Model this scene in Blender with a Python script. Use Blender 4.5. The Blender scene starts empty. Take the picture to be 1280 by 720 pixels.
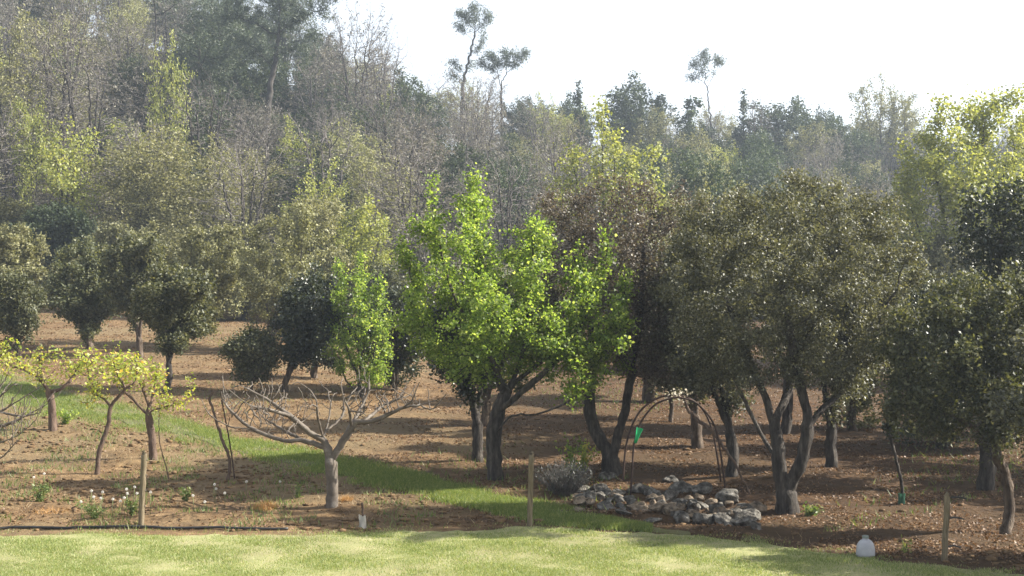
import bpy, math, random
import numpy as np
from mathutils import Matrix, Vector

S = bpy.context.scene
COL = S.collection
R = math.radians

# ------------------------------------------------------------------ camera
FPX = 1545.0                     # focal length in pixels of a 1280 wide frame
CAM = np.array([0.0, 0.0, 2.9])
PITCH = math.atan(40 / FPX)
cam = bpy.data.cameras.new('camera')
camo = bpy.data.objects.new('camera', cam)
COL.objects.link(camo)
cam.sensor_width = 36
cam.lens = 36 * FPX / 1280
cam.clip_start = 0.1
cam.clip_end = 2000
camo.location = CAM
camo.rotation_euler = (R(90) + PITCH, 0, 0)
S.camera = camo


def ray(px, py):
    u, v = (px - 640) / FPX, (360 - py) / FPX
    c, s = math.cos(PITCH), math.sin(PITCH)
    y, z = c - v * s, s + v * c
    return np.array([u / y, 1.0, z / y])


def at(px, py, d):
    return CAM + ray(px, py) * d


# ------------------------------------------------------------------ terrain
def sstep(a, b, x):
    t = np.clip((x - a) / (b - a), 0, 1)
    return t * t * (3 - 2 * t)


PY = [0, 14, 17, 22, 30, 45, 60, 66]
PZ = [0, 0, 0.0, 0.22, 0.70, 1.75, 2.75, 3.3]


def hump(x, y):
    return (np.sin(x * 1.7 + 1.3 * np.sin(y * 0.9)) * np.sin(y * 2.1 + x * 0.4) * 0.03
            + np.sin(y * 7.0 + 0.5 * np.sin(x * 0.8)) * 0.022 * np.sin(x * 0.9 + y * 0.3 + 1)
            + np.sin(x * 5.1 + y * 3.3) * np.sin(y * 6.3 - x * 2.2) * 0.012)


def hbase(x, y):
    x = np.asarray(x, float); y = np.asarray(y, float)
    z = np.interp(y, PY, PZ)
    z = z - 0.028 * np.clip(x, -40, 40) * sstep(18, 34, y)
    ridge = np.interp(x, [-70, -46, -30, -19, -11, 0, 70], [34, 32, 29, 24.5, 20.5, 18.0, 17.0])
    y0 = 64 + np.clip(x, 0, 60) * 0.35
    y1 = 132.0
    t = np.clip((y - y0) / (y1 - y0), 0, 1)
    t = t * t * (2 - t) * 0.45 + t * 0.55
    hill = t * (ridge - 3.0) - np.clip(y - 136, 0, 200) * 0.12
    return z + hill


def inpoly(x, y, poly):
    x = np.asarray(x); y = np.asarray(y)
    r = np.zeros(x.shape, bool)
    n = len(poly)
    for i in range(n):
        x0, y0 = poly[i]; x1, y1 = poly[(i + 1) % n]
        if y0 == y1:
            continue
        c = ((y0 > y) != (y1 > y)) & (x < (x1 - x0) * (y - y0) / (y1 - y0) + x0)
        r ^= c
    return r


def ground(px, py):
    """point where the pixel's ray meets the ground"""
    r = ray(px, py)
    d = np.arange(6, 160, 0.05)
    p = CAM[None] + r[None] * d[:, None]
    below = p[:, 2] <= hbase(p[:, 0], p[:, 1])
    i = int(np.argmax(below)) if below.any() else len(d) - 1
    return p[i]


# ------------------------------------------------------------------ mesh helpers
def mk(name, V, faces, mat, parent=None, loc=None, smooth=False, mats=None, midx=None):
    me = bpy.data.meshes.new(name)
    V = np.ascontiguousarray(V, np.float32)
    faces = [np.ascontiguousarray(f, np.int32) for f in faces if len(f)]
    me.vertices.add(len(V))
    me.vertices.foreach_set('co', V.ravel())
    nl = sum(f.size for f in faces)
    npol = sum(len(f) for f in faces)
    me.loops.add(nl)
    me.polygons.add(npol)
    me.loops.foreach_set('vertex_index', np.concatenate([f.ravel() for f in faces]))
    tot = np.concatenate([np.full(len(f), f.shape[1], np.int32) for f in faces])
    st = np.concatenate([[0], np.cumsum(tot)[:-1]]).astype(np.int32)
    me.polygons.foreach_set('loop_start', st)
    if smooth:
        me.polygons.foreach_set('use_smooth', np.ones(npol, bool))
    for m in (mats or [mat]):
        me.materials.append(m)
    if midx is not None:
        me.polygons.foreach_set('material_index', np.ascontiguousarray(midx, np.int32))
    me.update(calc_edges=True)
    me.validate()
    o = bpy.data.objects.new(name, me)
    COL.objects.link(o)
    if parent is not None:
        o.parent = parent
    if loc is not None:
        o.location = loc
    return o


def tag(o, label, cat, group=None):
    o['label'] = label
    o['category'] = cat
    if group:
        o['group'] = group
    return o


def thing(name, label, cat, loc=(0, 0, 0), rotz=0, group=None):
    o = bpy.data.objects.new(name, None)
    COL.objects.link(o)
    o.location = loc
    o.rotation_euler = (0, 0, rotz)
    o.empty_display_size = 0.2
    return tag(o, label, cat, group)


def kind(o, k):
    o['kind'] = k
    return o


def norm(v):
    return v / np.maximum(np.linalg.norm(v, axis=-1, keepdims=True), 1e-9)


def tubes(pos, par, rad, k=6, rng=None, gnarl=0.0):
    """one frustum per node->parent edge, all in one array"""
    n = len(pos)
    e = np.arange(n)[par >= 0]
    pr = par[e]
    d = np.zeros((n, 3)); d[e] = norm(pos[e] - pos[pr])
    main = np.full(n, -1)
    # main child = thickest child
    order = e[np.argsort(rad[e])]
    main[par[order]] = order
    roots = np.arange(n)[par < 0]
    for r_ in roots:
        d[r_] = d[main[r_]] if main[r_] >= 0 else (0, 0, 1)
    dd = d.copy()
    m = main >= 0
    dd[m] = norm(d[m] + d[main[m]])
    ref = np.array([0.31, 0.92, 0.23])
    def frame(v):
        u = norm(np.cross(v, ref)); return u, np.cross(v, u)
    ang = np.arange(k) * 2 * math.pi / k
    ca, sa = np.cos(ang), np.sin(ang)
    def ring(p, v, r_):
        u, w = frame(v)
        rr = r_[:, None] * np.ones(k)
        if gnarl and rng is not None:
            rr = rr * (1 + rng.normal(0, gnarl, rr.shape))
        return p[:, None] + (u[:, None] * ca[None, :, None] + w[:, None] * sa[None, :, None]) * rr[..., None]
    E = ring(pos, dd, rad)
    side = e[main[pr] != e]
    Sg = ring(pos[par[side]], d[side], np.minimum(rad[side] * 1.15, rad[par[side]])) if len(side) else np.zeros((0, k, 3))
    V = np.concatenate([E.reshape(-1, 3), Sg.reshape(-1, 3)])
    start = np.full(n, -1)
    start[e] = pr * k
    start[side] = n * k + np.arange(len(side)) * k
    j = np.arange(k); j2 = (j + 1) % k
    a = start[e][:, None]; b = (e * k)[:, None]
    F = np.stack([a + j, a + j2, b + j2, b + j], -1).reshape(-1, 4)
    return V, F


def polytube(pts, rad, k=8):
    """a single tube along points with end caps"""
    pts = np.asarray(pts, float); n = len(pts)
    rad = np.full(n, rad, float) if np.isscalar(rad) else np.asarray(rad, float)
    V, F = tubes(pts, np.arange(n) - 1, rad, k)
    c0 = np.arange(k)[::-1][None]; c1 = ((n - 1) * k + np.arange(k))[None]
    return V, [F, c0, c1]


def smooth_line(pts, step, rng=None, jit=0.0):
    pts = np.asarray(pts, float)
    # Catmull-Rom
    P = np.vstack([2 * pts[0] - pts[1], pts, 2 * pts[-1] - pts[-2]])
    out = []
    for i in range(1, len(P) - 2):
        n = max(2, int(np.linalg.norm(P[i + 1] - P[i]) / step) + 1)
        t = np.linspace(0, 1, n, endpoint=False)[:, None]
        p0, p1, p2, p3 = P[i - 1], P[i], P[i + 1], P[i + 2]
        out.append(0.5 * (2 * p1 + (p2 - p0) * t + (2 * p0 - 5 * p1 + 4 * p2 - p3) * t * t + (3 * p1 - p0 - 3 * p2 + p3) * t ** 3))
    out.append(pts[-1:])
    o = np.concatenate(out)
    if rng is not None and jit:
        o[1:] += rng.normal(0, jit, o[1:].shape)
    return o


def leafmesh(rng, C, L, W, flat=0.0, axis=None, fold=0.25, var=0.35):
    n = len(C)
    nr = rng.normal(0, 1, (n, 3)); nr[:, 2] += flat * np.sign(nr[:, 2] + 1e-6)
    nr = norm(nr)
    a = rng.normal(0, 1, (n, 3))
    if axis is not None:
        a = a * 0.5 + axis
    a = norm(np.cross(np.cross(nr, a), nr))
    b = np.cross(nr, a)
    s = (1 + rng.uniform(-var, var, (n, 1)))
    L = L * s; W = W * s
    V = np.stack([C - a * L * 0.5, C + b * W * 0.5 - a * L * 0.06 + nr * W * fold,
                  C + a * L * 0.5, C - b * W * 0.5 - a * L * 0.06 + nr * W * fold], 1).reshape(-1, 3)
    F = np.arange(4 * n).reshape(-1, 4)
    return V, F


# ------------------------------------------------------------------ tree growth
def sample_blobs(rng, blobs, n, stray=0.14):
    """blobs: rows cx cy cz rx ry rz"""
    B = np.asarray(blobs, float)
    w = (B[:, 3] * B[:, 4] * B[:, 5]) ** 0.8
    idx = rng.choice(len(B), n, p=w / w.sum())
    v = norm(rng.normal(0, 1, (n, 3))) * (rng.uniform(0, 1, (n, 1)) ** 0.4)
    out = rng.uniform(0, 1, n) < stray          # sprigs that stick out of the mass
    v[out] = norm(v[out]) * rng.uniform(1.0, 1.38, (int(out.sum()), 1))
    return B[idx, :3] + v * B[idx, 3:]


def grow(rng, attr, seeds, step, kill=1.6, infl=12, tropism=(0, 0, 0.1), maxit=90, maxn=9000):
    A = attr.astype(np.float32); A2 = (A * A).sum(1)
    P = np.zeros((maxn, 3), np.float32); par = np.full(maxn, -1); n = 0
    kids = np.zeros(maxn, int)
    for s in seeds:
        s = np.asarray(s)
        if n == 0:
            P[0] = s[0]; n = 1; prev = 0; rest = s[1:]
        else:
            D = ((P[:n] - s[0]) ** 2).sum(1)
            prev = int(D.argmin()); rest = s[1:]
        for q in rest:
            P[n] = q; par[n] = prev; kids[prev] += 1; prev = n; n += 1
    nd = np.full(len(A), 1e9, np.float32); ni = np.zeros(len(A), int)

    def upd(i0, i1):
        Q = P[i0:i1]
        D = A2[:, None] + (Q * Q).sum(1)[None] - 2 * A @ Q.T
        j = D.argmin(1); m = np.sqrt(np.maximum(D[np.arange(len(A)), j], 0))
        b = m < nd
        nd[b] = m[b]; ni[b] = j[b] + i0
    upd(0, n)
    alive = np.ones(len(A), bool)
    tr = np.array(tropism)
    for it in range(maxit):
        alive &= nd > kill * step
        act = alive & (nd < infl * step)
        if not act.any() or n > maxn - 600:
            break
        idx = ni[act]
        dv = norm(A[act] - P[idx])
        acc = np.zeros((n, 3)); np.add.at(acc, idx, dv)
        src = np.unique(idx)
        src = src[kids[src] < 3]
        if len(src) == 0:
            break
        d = norm(norm(acc[src]) + tr + rng.normal(0, 0.22, (len(src), 3)))
        new = P[src] + d * step
        m = min(len(new), maxn - n)
        P[n:n + m] = new[:m]; par[n:n + m] = src[:m]; kids[src[:m]] += 1
        upd(n, n + m); n += m
    return P[:n].astype(float), par[:n].copy()


def radii(pos, par, R0, r0, taper=0.0):
    n = len(pos)
    cnt = np.zeros(n)
    child = np.bincount(par[par >= 0], minlength=n)
    cnt[child == 0] = 1
    for i in range(n - 1, 0, -1):
        if par[i] >= 0:
            cnt[par[i]] += cnt[i]
    q = math.log(R0 / r0) / math.log(max(cnt[0], 2))
    rad = r0 * cnt ** q
    if taper:
        rad = np.maximum(rad * (1 - taper * np.clip(pos[:, 2] / pos[:, 2].max(), 0, 1)), r0)
    return rad, cnt


def foliage_points(rng, pos, par, cnt, thr, n, sd, along=True):
    c = np.arange(len(pos))[(cnt <= thr) & (par >= 0)]
    i = rng.choice(c, n)
    t = rng.uniform(0, 1, (n, 1))
    p = pos[i] * t + pos[par[i]] * (1 - t)
    return p + rng.normal(0, sd, (n, 3)), norm(pos[i] - pos[par[i]])


# ------------------------------------------------------------------ materials
def newmat(name):
    m = bpy.data.materials.new(name); m.use_nodes = True
    nt = m.node_tree; nt.nodes.clear()
    out = nt.nodes.new('ShaderNodeOutputMaterial')
    return m, nt, out


def N(nt, t, **kw):
    nd = nt.nodes.new(t)
    for k_, v in kw.items():
        if k_ in nd.inputs.keys() if isinstance(k_, str) else False:
            nd.inputs[k_].default_value = v
        else:
            setattr(nd, k_, v)
    return nd


def ramp(nt, fac, stops):
    r = nt.nodes.new('ShaderNodeValToRGB')
    el = r.color_ramp.elements
    while len(el) < len(stops):
        el.new(0.5)
    for e, (p, c) in zip(el, stops):
        e.position = p; e.color = (*c, 1)
    nt.links.new(fac, r.inputs['Fac'])
    return r.outputs['Color']


def noise(nt, scale, detail=4, coord='Object', rough=0.6):
    tc = nt.nodes.new('ShaderNodeTexCoord')
    nz = nt.nodes.new('ShaderNodeTexNoise')
    nz.inputs['Scale'].default_value = scale; nz.inputs['Detail'].default_value = detail
    nz.inputs['Roughness'].default_value = rough
    nt.links.new(tc.outputs[coord], nz.inputs['Vector'])
    return nz.outputs['Fac']


def mixc(nt, fac, a, b, mode='MIX'):
    m = nt.nodes.new('ShaderNodeMix'); m.data_type = 'RGBA'; m.blend_type = mode
    if isinstance(fac, float):
        m.inputs[0].default_value = fac
    else:
        nt.links.new(fac, m.inputs[0])
    for s, v in ((6, a), (7, b)):
        if isinstance(v, tuple):
            m.inputs[s].default_value = (*v, 1)
        else:
            nt.links.new(v, m.inputs[s])
    return m.outputs[2]


def leafmat(name, stops, trans=0.35, tcol=(1.25, 1.3, 0.6), rough=0.5, spec=0.4, objvar=0.0):
    m, nt, out = newmat(name)
    g = nt.nodes.new('ShaderNodeNewGeometry')
    c = ramp(nt, g.outputs['Random Per Island'], stops)
    if objvar:
        oi = nt.nodes.new('ShaderNodeObjectInfo')
        v = ramp(nt, oi.outputs['Random'], [(0, (1 - objvar,) * 3), (0.5, (1, 1 - objvar * 0.15, 1 - objvar * .3)), (1, (1 + objvar, 1 + objvar * 1.05, 1 + objvar))])
        c = mixc(nt, 1.0, c, v, 'MULTIPLY')
    p = nt.nodes.new('ShaderNodeBsdfPrincipled')
    p.inputs['Roughness'].default_value = rough
    p.inputs['Specular IOR Level'].default_value = spec
    nt.links.new(c, p.inputs['Base Color'])
    t = nt.nodes.new('ShaderNodeBsdfTranslucent')
    tc = mixc(nt, 1.0, c, tcol, 'MULTIPLY')
    nt.links.new(tc, t.inputs['Color'])
    mx = nt.nodes.new('ShaderNodeMixShader'); mx.inputs[0].default_value = trans
    nt.links.new(p.outputs[0], mx.inputs[1]); nt.links.new(t.outputs[0], mx.inputs[2])
    nt.links.new(mx.outputs[0], out.inputs['Surface'])
    return m


def solidmat(name, stops, scale=8, rough=0.85, bump=0.3, bscale=None, spec=0.25, stretch=None, detail=6, dist=0.02, metal=0.0, big=None):
    m, nt, out = newmat(name)
    tc = nt.nodes.new('ShaderNodeTexCoord')
    vec = tc.outputs['Object']
    if stretch:
        mp = nt.nodes.new('ShaderNodeMapping'); mp.inputs['Scale'].default_value = stretch
        nt.links.new(vec, mp.inputs['Vector']); vec = mp.outputs['Vector']
    def nz_(s, d):
        z = nt.nodes.new('ShaderNodeTexNoise'); z.inputs['Scale'].default_value = s; z.inputs['Detail'].default_value = d
        z.inputs['Roughness'].default_value = 0.65
        nt.links.new(vec, z.inputs['Vector']); return z.outputs['Fac']
    c = ramp(nt, nz_(scale, detail), stops)
    if big:
        c = mixc(nt, ramp(nt, nz_(big[0], 3), [(0.42, (0, 0, 0)), (0.62, (1, 1, 1))]), c, big[1])
    p = nt.nodes.new('ShaderNodeBsdfPrincipled')
    p.inputs['Roughness'].default_value = rough
    p.inputs['Specular IOR Level'].default_value = spec
    p.inputs['Metallic'].default_value = metal
    nt.links.new(c, p.inputs['Base Color'])
    if bump:
        b = nt.nodes.new('ShaderNodeBump'); b.inputs['Strength'].default_value = bump; b.inputs['Distance'].default_value = dist
        nt.links.new(nz_(bscale or scale * 2, 8), b.inputs['Height'])
        nt.links.new(b.outputs[0], p.inputs['Normal'])
    nt.links.new(p.outputs[0], out.inputs['Surface'])
    return m


M = {}
M['soil'] = solidmat('orchard_soil', [(0.3, (0.060, 0.036, 0.017)), (0.5, (0.138, 0.085, 0.040)), (0.7, (0.26, 0.17, 0.085))],
                     scale=3.0, rough=0.95, bump=0.9, bscale=9, detail=9, dist=0.06, big=(0.25, (0.16, 0.115, 0.06)))
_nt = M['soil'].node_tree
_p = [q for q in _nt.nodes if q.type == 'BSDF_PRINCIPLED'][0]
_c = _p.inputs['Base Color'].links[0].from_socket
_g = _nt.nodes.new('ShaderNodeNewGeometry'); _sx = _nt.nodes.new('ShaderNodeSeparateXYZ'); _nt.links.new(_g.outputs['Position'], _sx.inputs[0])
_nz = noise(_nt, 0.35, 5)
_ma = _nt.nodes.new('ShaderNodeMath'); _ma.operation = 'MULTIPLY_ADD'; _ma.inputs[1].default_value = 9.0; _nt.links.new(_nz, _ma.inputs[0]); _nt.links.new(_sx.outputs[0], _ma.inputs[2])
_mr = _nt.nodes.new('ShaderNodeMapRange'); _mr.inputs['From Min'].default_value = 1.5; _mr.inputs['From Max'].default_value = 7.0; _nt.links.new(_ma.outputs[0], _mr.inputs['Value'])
_m = mixc(_nt, _mr.outputs[0], _c, mixc(_nt, 1.0, _c, (0.44, 0.37, 0.32), 'MULTIPLY'))  # darker to the right: leaf mould, with missing tree shade put into the colour
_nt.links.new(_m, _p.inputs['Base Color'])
M['hillsoil'] = solidmat('hillside_soil', [(0.3, (0.035, 0.033, 0.018)), (0.7, (0.10, 0.085, 0.05))], scale=0.6, rough=0.95, bump=0.6, bscale=3, dist=0.2)
M['lawn'] = solidmat('lawn_turf', [(0.3, (0.17, 0.19, 0.07)), (0.5, (0.25, 0.25, 0.11)), (0.72, (0.36, 0.32, 0.18))], scale=2.2, rough=0.95, bump=0.5, bscale=40, detail=10, big=(0.5, (0.22, 0.205, 0.10)))
M['grasspath'] = solidmat('path_turf', [(0.3, (0.075, 0.09, 0.032)), (0.7, (0.15, 0.13, 0.06))], scale=2, rough=0.95, bump=0.5, bscale=30)
M['bark_dark'] = solidmat('dark_bark', [(0.35, (0.018, 0.015, 0.013)), (0.5, (0.05, 0.042, 0.036)), (0.68, (0.11, 0.095, 0.08))], scale=16, bump=1.0, bscale=26, stretch=(1, 1, 0.22), dist=0.05)
M['bark_brown'] = solidmat('brown_bark', [(0.35, (0.035, 0.025, 0.018)), (0.5, (0.09, 0.066, 0.048)), (0.68, (0.18, 0.14, 0.105))], scale=16, bump=1.0, bscale=26, stretch=(1, 1, 0.22), dist=0.05)
M['bark_fig'] = solidmat('fig_bark', [(0.3, (0.07, 0.055, 0.042)), (0.55, (0.125, 0.103, 0.083)), (0.75, (0.24, 0.212, 0.182))], scale=7, bump=0.4, bscale=16, rough=0.7, spec=0.3)
M['bark_vine'] = solidmat('vine_bark', [(0.3, (0.05, 0.032, 0.025)), (0.7, (0.16, 0.11, 0.08))], scale=14, bump=0.8, bscale=20, stretch=(1, 1, 0.35), dist=0.03)
M['bark_grey'] = solidmat('grey_twigs', [(0.3, (0.085, 0.074, 0.070)), (0.7, (0.17, 0.152, 0.145))], scale=1.0, bump=0)
M['bark_far'] = solidmat('far_bark', [(0.3, (0.028, 0.024, 0.021)), (0.7, (0.062, 0.054, 0.047))], scale=1.0, bump=0)
M['wood_post'] = solidmat('weathered_post', [(0.3, (0.08, 0.062, 0.04)), (0.5, (0.15, 0.12, 0.075)), (0.7, (0.25, 0.20, 0.135))], scale=11, bump=0.5, bscale=20, stretch=(4, 4, 0.4))
M['rust'] = solidmat('rusty_iron', [(0.3, (0.030, 0.021, 0.018)), (0.7, (0.075, 0.044, 0.033))], scale=14, bump=0.3, rough=0.7, metal=0.2)
M['hose'] = solidmat('black_hose', [(0.3, (0.012, 0.012, 0.013)), (0.7, (0.03, 0.03, 0.03))], scale=5, bump=0, rough=0.45, spec=0.5)
M['wire'] = solidmat('grey_wire', [(0.3, (0.10, 0.10, 0.10)), (0.7, (0.2, 0.2, 0.2))], scale=20, bump=0, rough=0.5, metal=0.6)
M['rock'] = solidmat('pale_limestone', [(0.36, (0.035, 0.031, 0.026)), (0.46, (0.085, 0.077, 0.066)), (0.57, (0.16, 0.148, 0.128)), (0.70, (0.33, 0.312, 0.28))], scale=9, bump=1.0, bscale=9, rough=0.9, dist=0.06)
M['rock_brown'] = solidmat('brown_limestone', [(0.36, (0.05, 0.04, 0.03)), (0.5, (0.19, 0.145, 0.10)), (0.75, (0.36, 0.29, 0.22))], scale=8, bump=1.0, bscale=6, rough=0.9, dist=0.06)
M['plastic'] = solidmat('milky_plastic', [(0.3, (0.27, 0.275, 0.30)), (0.7, (0.40, 0.40, 0.43))], scale=5, bump=0.05, rough=0.4, spec=0.5)  # shade put into the base colour: bluish grey for a white jug
M['capgrey'] = solidmat('grey_cap', [(0.3, (0.14, 0.17, 0.155)), (0.7, (0.22, 0.25, 0.235))], scale=8, bump=0, rough=0.4)
M['guard'] = leafmat('white_guard', [(0, (0.42, 0.40, 0.36)), (1, (0.5, 0.48, 0.43))], trans=0.35, tcol=(1, 1, 1))
M['greenplastic'] = leafmat('green_plastic', [(0, (0.02, 0.33, 0.14)), (1, (0.03, 0.40, 0.18))], trans=0.45, tcol=(1.1, 1.3, 1.1), rough=0.3, spec=0.5)
M['greenguard'] = leafmat('green_tree_guard', [(0, (0.03, 0.10, 0.06)), (1, (0.04, 0.13, 0.08))], trans=0.3, tcol=(1, 1.2, 1))

# foliage
M['l_maple'] = leafmat('bright_spring_leaf', [(0, (0.09, 0.15, 0.03)), (0.4, (0.165, 0.245, 0.06)), (0.8, (0.24, 0.32, 0.095)), (1, (0.38, 0.44, 0.18))], trans=0.62, tcol=(1.7, 1.6, 0.7), rough=0.45, spec=0.4)
M['l_oak'] = leafmat('dark_oak_leaf', [(0, (0.048, 0.051, 0.033)), (0.5, (0.092, 0.094, 0.060)), (0.9, (0.165, 0.165, 0.11)), (1, (0.28, 0.275, 0.205))], trans=0.32, tcol=(1.5, 1.4, 0.65), rough=0.48, spec=0.45)
M['l_oakpurple'] = leafmat('bronze_oak_leaf', [(0, (0.056, 0.047, 0.040)), (0.5, (0.10, 0.083, 0.066)), (0.9, (0.16, 0.135, 0.10)), (1, (0.27, 0.24, 0.18))], trans=0.3, tcol=(1.4, 1.2, 0.8), rough=0.48, spec=0.4)
M['l_oakdark'] = leafmat('deep_oak_leaf', [(0, (0.014, 0.022, 0.012)), (0.6, (0.030, 0.040, 0.018)), (1, (0.07, 0.078, 0.036))], trans=0.18, tcol=(1.8, 1.7, 0.6), rough=0.4, spec=0.6)
M['l_holm'] = leafmat('holm_oak_leaf', [(0, (0.045, 0.054, 0.028)), (0.5, (0.090, 0.100, 0.052)), (1, (0.20, 0.20, 0.115))], trans=0.3, tcol=(1.45, 1.4, 0.6), rough=0.5, spec=0.35, objvar=0.15)
M['l_olive'] = leafmat('olive_leaf', [(0, (0.10, 0.103, 0.05)), (0.5, (0.182, 0.182, 0.09)), (1, (0.32, 0.31, 0.175))], trans=0.3, tcol=(1.3, 1.3, 0.7), rough=0.55, spec=0.25, objvar=0.15)
M['l_yellow'] = leafmat('yellow_spring_leaf', [(0, (0.20, 0.28, 0.055)), (0.5, (0.34, 0.40, 0.095)), (0.88, (0.48, 0.48, 0.15)), (1, (0.50, 0.30, 0.10))], trans=0.5, tcol=(1.5, 1.35, 0.5), rough=0.5)
M['l_spring'] = leafmat('pale_spring_leaf', [(0, (0.17, 0.20, 0.06)), (0.5, (0.285, 0.315, 0.10)), (1, (0.43, 0.43, 0.18))], trans=0.45, tcol=(1.35, 1.3, 0.6), rough=0.5)
M['l_bud'] = leafmat('budding_leaf', [(0, (0.12, 0.122, 0.057)), (0.5, (0.212, 0.21, 0.102)), (1, (0.36, 0.35, 0.195))], trans=0.35, tcol=(1.2, 1.2, 0.7), rough=0.6, objvar=0.22)
M['l_greybud'] = leafmat('grey_bud', [(0, (0.095, 0.088, 0.08)), (0.6, (0.17, 0.158, 0.14)), (1, (0.29, 0.275, 0.22))], trans=0.3, tcol=(1.1, 1.05, 0.8), rough=0.7, objvar=0.2)
M['l_ever'] = leafmat('evergreen_leaf', [(0, (0.025, 0.04, 0.02)), (0.6, (0.05, 0.07, 0.034)), (1, (0.11, 0.125, 0.065))], trans=0.22, tcol=(1.4, 1.5, 0.7), rough=0.6, spec=0.2, objvar=0.25)
M['l_pine'] = leafmat('pine_needle', [(0, (0.040, 0.056, 0.034)), (0.6, (0.075, 0.098, 0.058)), (1, (0.13, 0.15, 0.09))], trans=0.25, tcol=(1.2, 1.25, 0.8), rough=0.5)
M['l_shrub'] = leafmat('rosemary_leaf', [(0, (0.035, 0.04, 0.035)), (0.6, (0.07, 0.07, 0.062)), (1, (0.13, 0.12, 0.11))], trans=0.2, tcol=(1.2, 1.2, 1))
M['blade'] = leafmat('lawn_blade', [(0, (0.135, 0.19, 0.055)), (0.45, (0.23, 0.29, 0.10)), (0.8, (0.35, 0.38, 0.175)), (1, (0.50, 0.46, 0.28))], trans=0.4, tcol=(1.3, 1.25, 0.6), rough=0.5)
M['blade_path'] = leafmat('path_blade', [(0, (0.10, 0.155, 0.036)), (0.6, (0.19, 0.245, 0.072)), (1, (0.37, 0.36, 0.17))], trans=0.45, tcol=(1.3, 1.3, 0.5), rough=0.5)
M['weed'] = leafmat('weed_leaf', [(0, (0.07, 0.12, 0.03)), (0.6, (0.14, 0.19, 0.06)), (1, (0.26, 0.26, 0.12))], trans=0.4, tcol=(1.3, 1.3, 0.6))
M['drygrass'] = leafmat('dry_grass', [(0, (0.32, 0.17, 0.06)), (1, (0.55, 0.34, 0.14))], trans=0.35, tcol=(1.2, 1.1, 0.8))
M['drystraw'] = leafmat('dry_straw', [(0, (0.22, 0.15, 0.08)), (1, (0.50, 0.40, 0.25))], trans=0.3, tcol=(1.2, 1.1, 0.8))
M['litter'] = leafmat('dead_leaf', [(0, (0.09, 0.050, 0.027)), (0.5, (0.17, 0.10, 0.052)), (0.9, (0.23, 0.14, 0.075)), (1, (0.36, 0.26, 0.16))], trans=0.25, tcol=(1.2, 1.0, 0.7), rough=0.55, spec=0.4)
M['clod'] = solidmat('earth_clod', [(0.3, (0.07, 0.042, 0.02)), (0.7, (0.19, 0.12, 0.06))], scale=4, bump=0.8, bscale=14)
M['stem'] = solidmat('green_stem', [(0.3, (0.10, 0.14, 0.05)), (0.7, (0.2, 0.22, 0.1))], scale=4, bump=0)
M['fluff'] = leafmat('white_seed_fluff', [(0, (0.72, 0.70, 0.66)), (1, (0.82, 0.80, 0.76))], trans=0.5, tcol=(1, 1, 1), rough=0.9)
M['dryflower'] = leafmat('dry_flower', [(0, (0.35, 0.30, 0.22)), (1, (0.62, 0.57, 0.46))], trans=0.4, tcol=(1.1, 1.1, 1))

# ------------------------------------------------------------------ ground sheets
EDGE_PX = [(-260, 668), (-60, 665), (120, 665), (365, 666), (480, 663), (560, 660), (650, 655), (720, 657), (830, 664), (950, 675), (1050, 690), (1100, 699), (1180, 705), (1280, 716), (1420, 735), (1700, 780)]
EDGE = np.array([ground(*p)[:2] for p in EDGE_PX])
PATH_LO = [(-220, 512), (-60, 516), (30, 522), (100, 524), (200, 542), (300, 570), (400, 596), (520, 617), (600, 637), (680, 654), (790, 664), (900, 674)]
PATH_HI = [(-220, 455), (-60, 458), (30, 466), (100, 490), (200, 518), (300, 547), (400, 565), (500, 587), (600, 612), (690, 632), (790, 655), (900, 669)]
PLO = np.array([ground(*p)[:2] for p in PATH_LO])
PHI = np.array([ground(*p)[:2] for p in PATH_HI])
_in = lambda t: [tuple(p) for p in PLO + (PHI - PLO) * t]
PATHCORE = _in(0.34) + _in(0.66)[::-1]
PATHPOLY = [tuple(p) for p in PLO] + [tuple(p) for p in PHI[::-1]]


def lawn_edge(x):
    return np.interp(x, EDGE[:, 0], EDGE[:, 1]) + 0.06 * np.sin(np.asarray(x) * 3.1) + 0.04 * np.sin(np.asarray(x) * 7.7 + 1) + 0.035 * np.sin(np.asarray(x) * 17.3 + 2) + 0.02 * np.sin(np.asarray(x) * 41.0)


def in_lawn(x, y, m=0.0):
    return y < lawn_edge(x) - m


def hsoil(x, y):
    """ground height with tilth; sunk a little under the lawn and the grass path"""
    z = hbase(x, y)
    soft = sstep(0.0, 0.5, y - lawn_edge(x))
    z = z + hump(x, y) * soft * (1 - 0.6 * sstep(25, 45, y)) * np.where(inpoly(x, y, PATHPOLY), 0.12, 1)
    z = z - 0.05 * (y < lawn_edge(x) - 0.36)
    z = z - 0.04 * inpoly(x, y, PATHCORE)
    return z


def grid(xs, ys, hf):
    X, Y = np.meshgrid(xs, ys)
    Z = hf(X, Y)
    V = np.stack([X, Y, Z], -1).reshape(-1, 3)
    nx, ny = len(xs), len(ys)
    i = (np.arange(ny - 1)[:, None] * nx + np.arange(nx - 1)[None]).ravel()
    F = np.stack([i, i + 1, i + nx + 1, i + nx], -1)
    return V, F


xs = np.concatenate([np.linspace(-400, -20, 60)[:-1], np.arange(-20, 20, 0.14), np.linspace(20, 400, 60)])
ys = np.concatenate([np.linspace(-30, 13, 12)[:-1], np.arange(13, 27, 0.10), np.arange(27, 66, 0.35), np.linspace(66, 320, 120)])
V, F = grid(xs, ys, hsoil)
# orchard floor (near) and hillside (far) are one continuous sheet cut along a row of faces
fy = V[F[:, 0], 1]
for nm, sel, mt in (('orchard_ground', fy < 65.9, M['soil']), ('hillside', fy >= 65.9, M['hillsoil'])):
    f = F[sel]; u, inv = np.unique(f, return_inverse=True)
    kind(mk(nm, V[u], [inv.reshape(-1, 4)], mt, smooth=True), 'structure')

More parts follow.
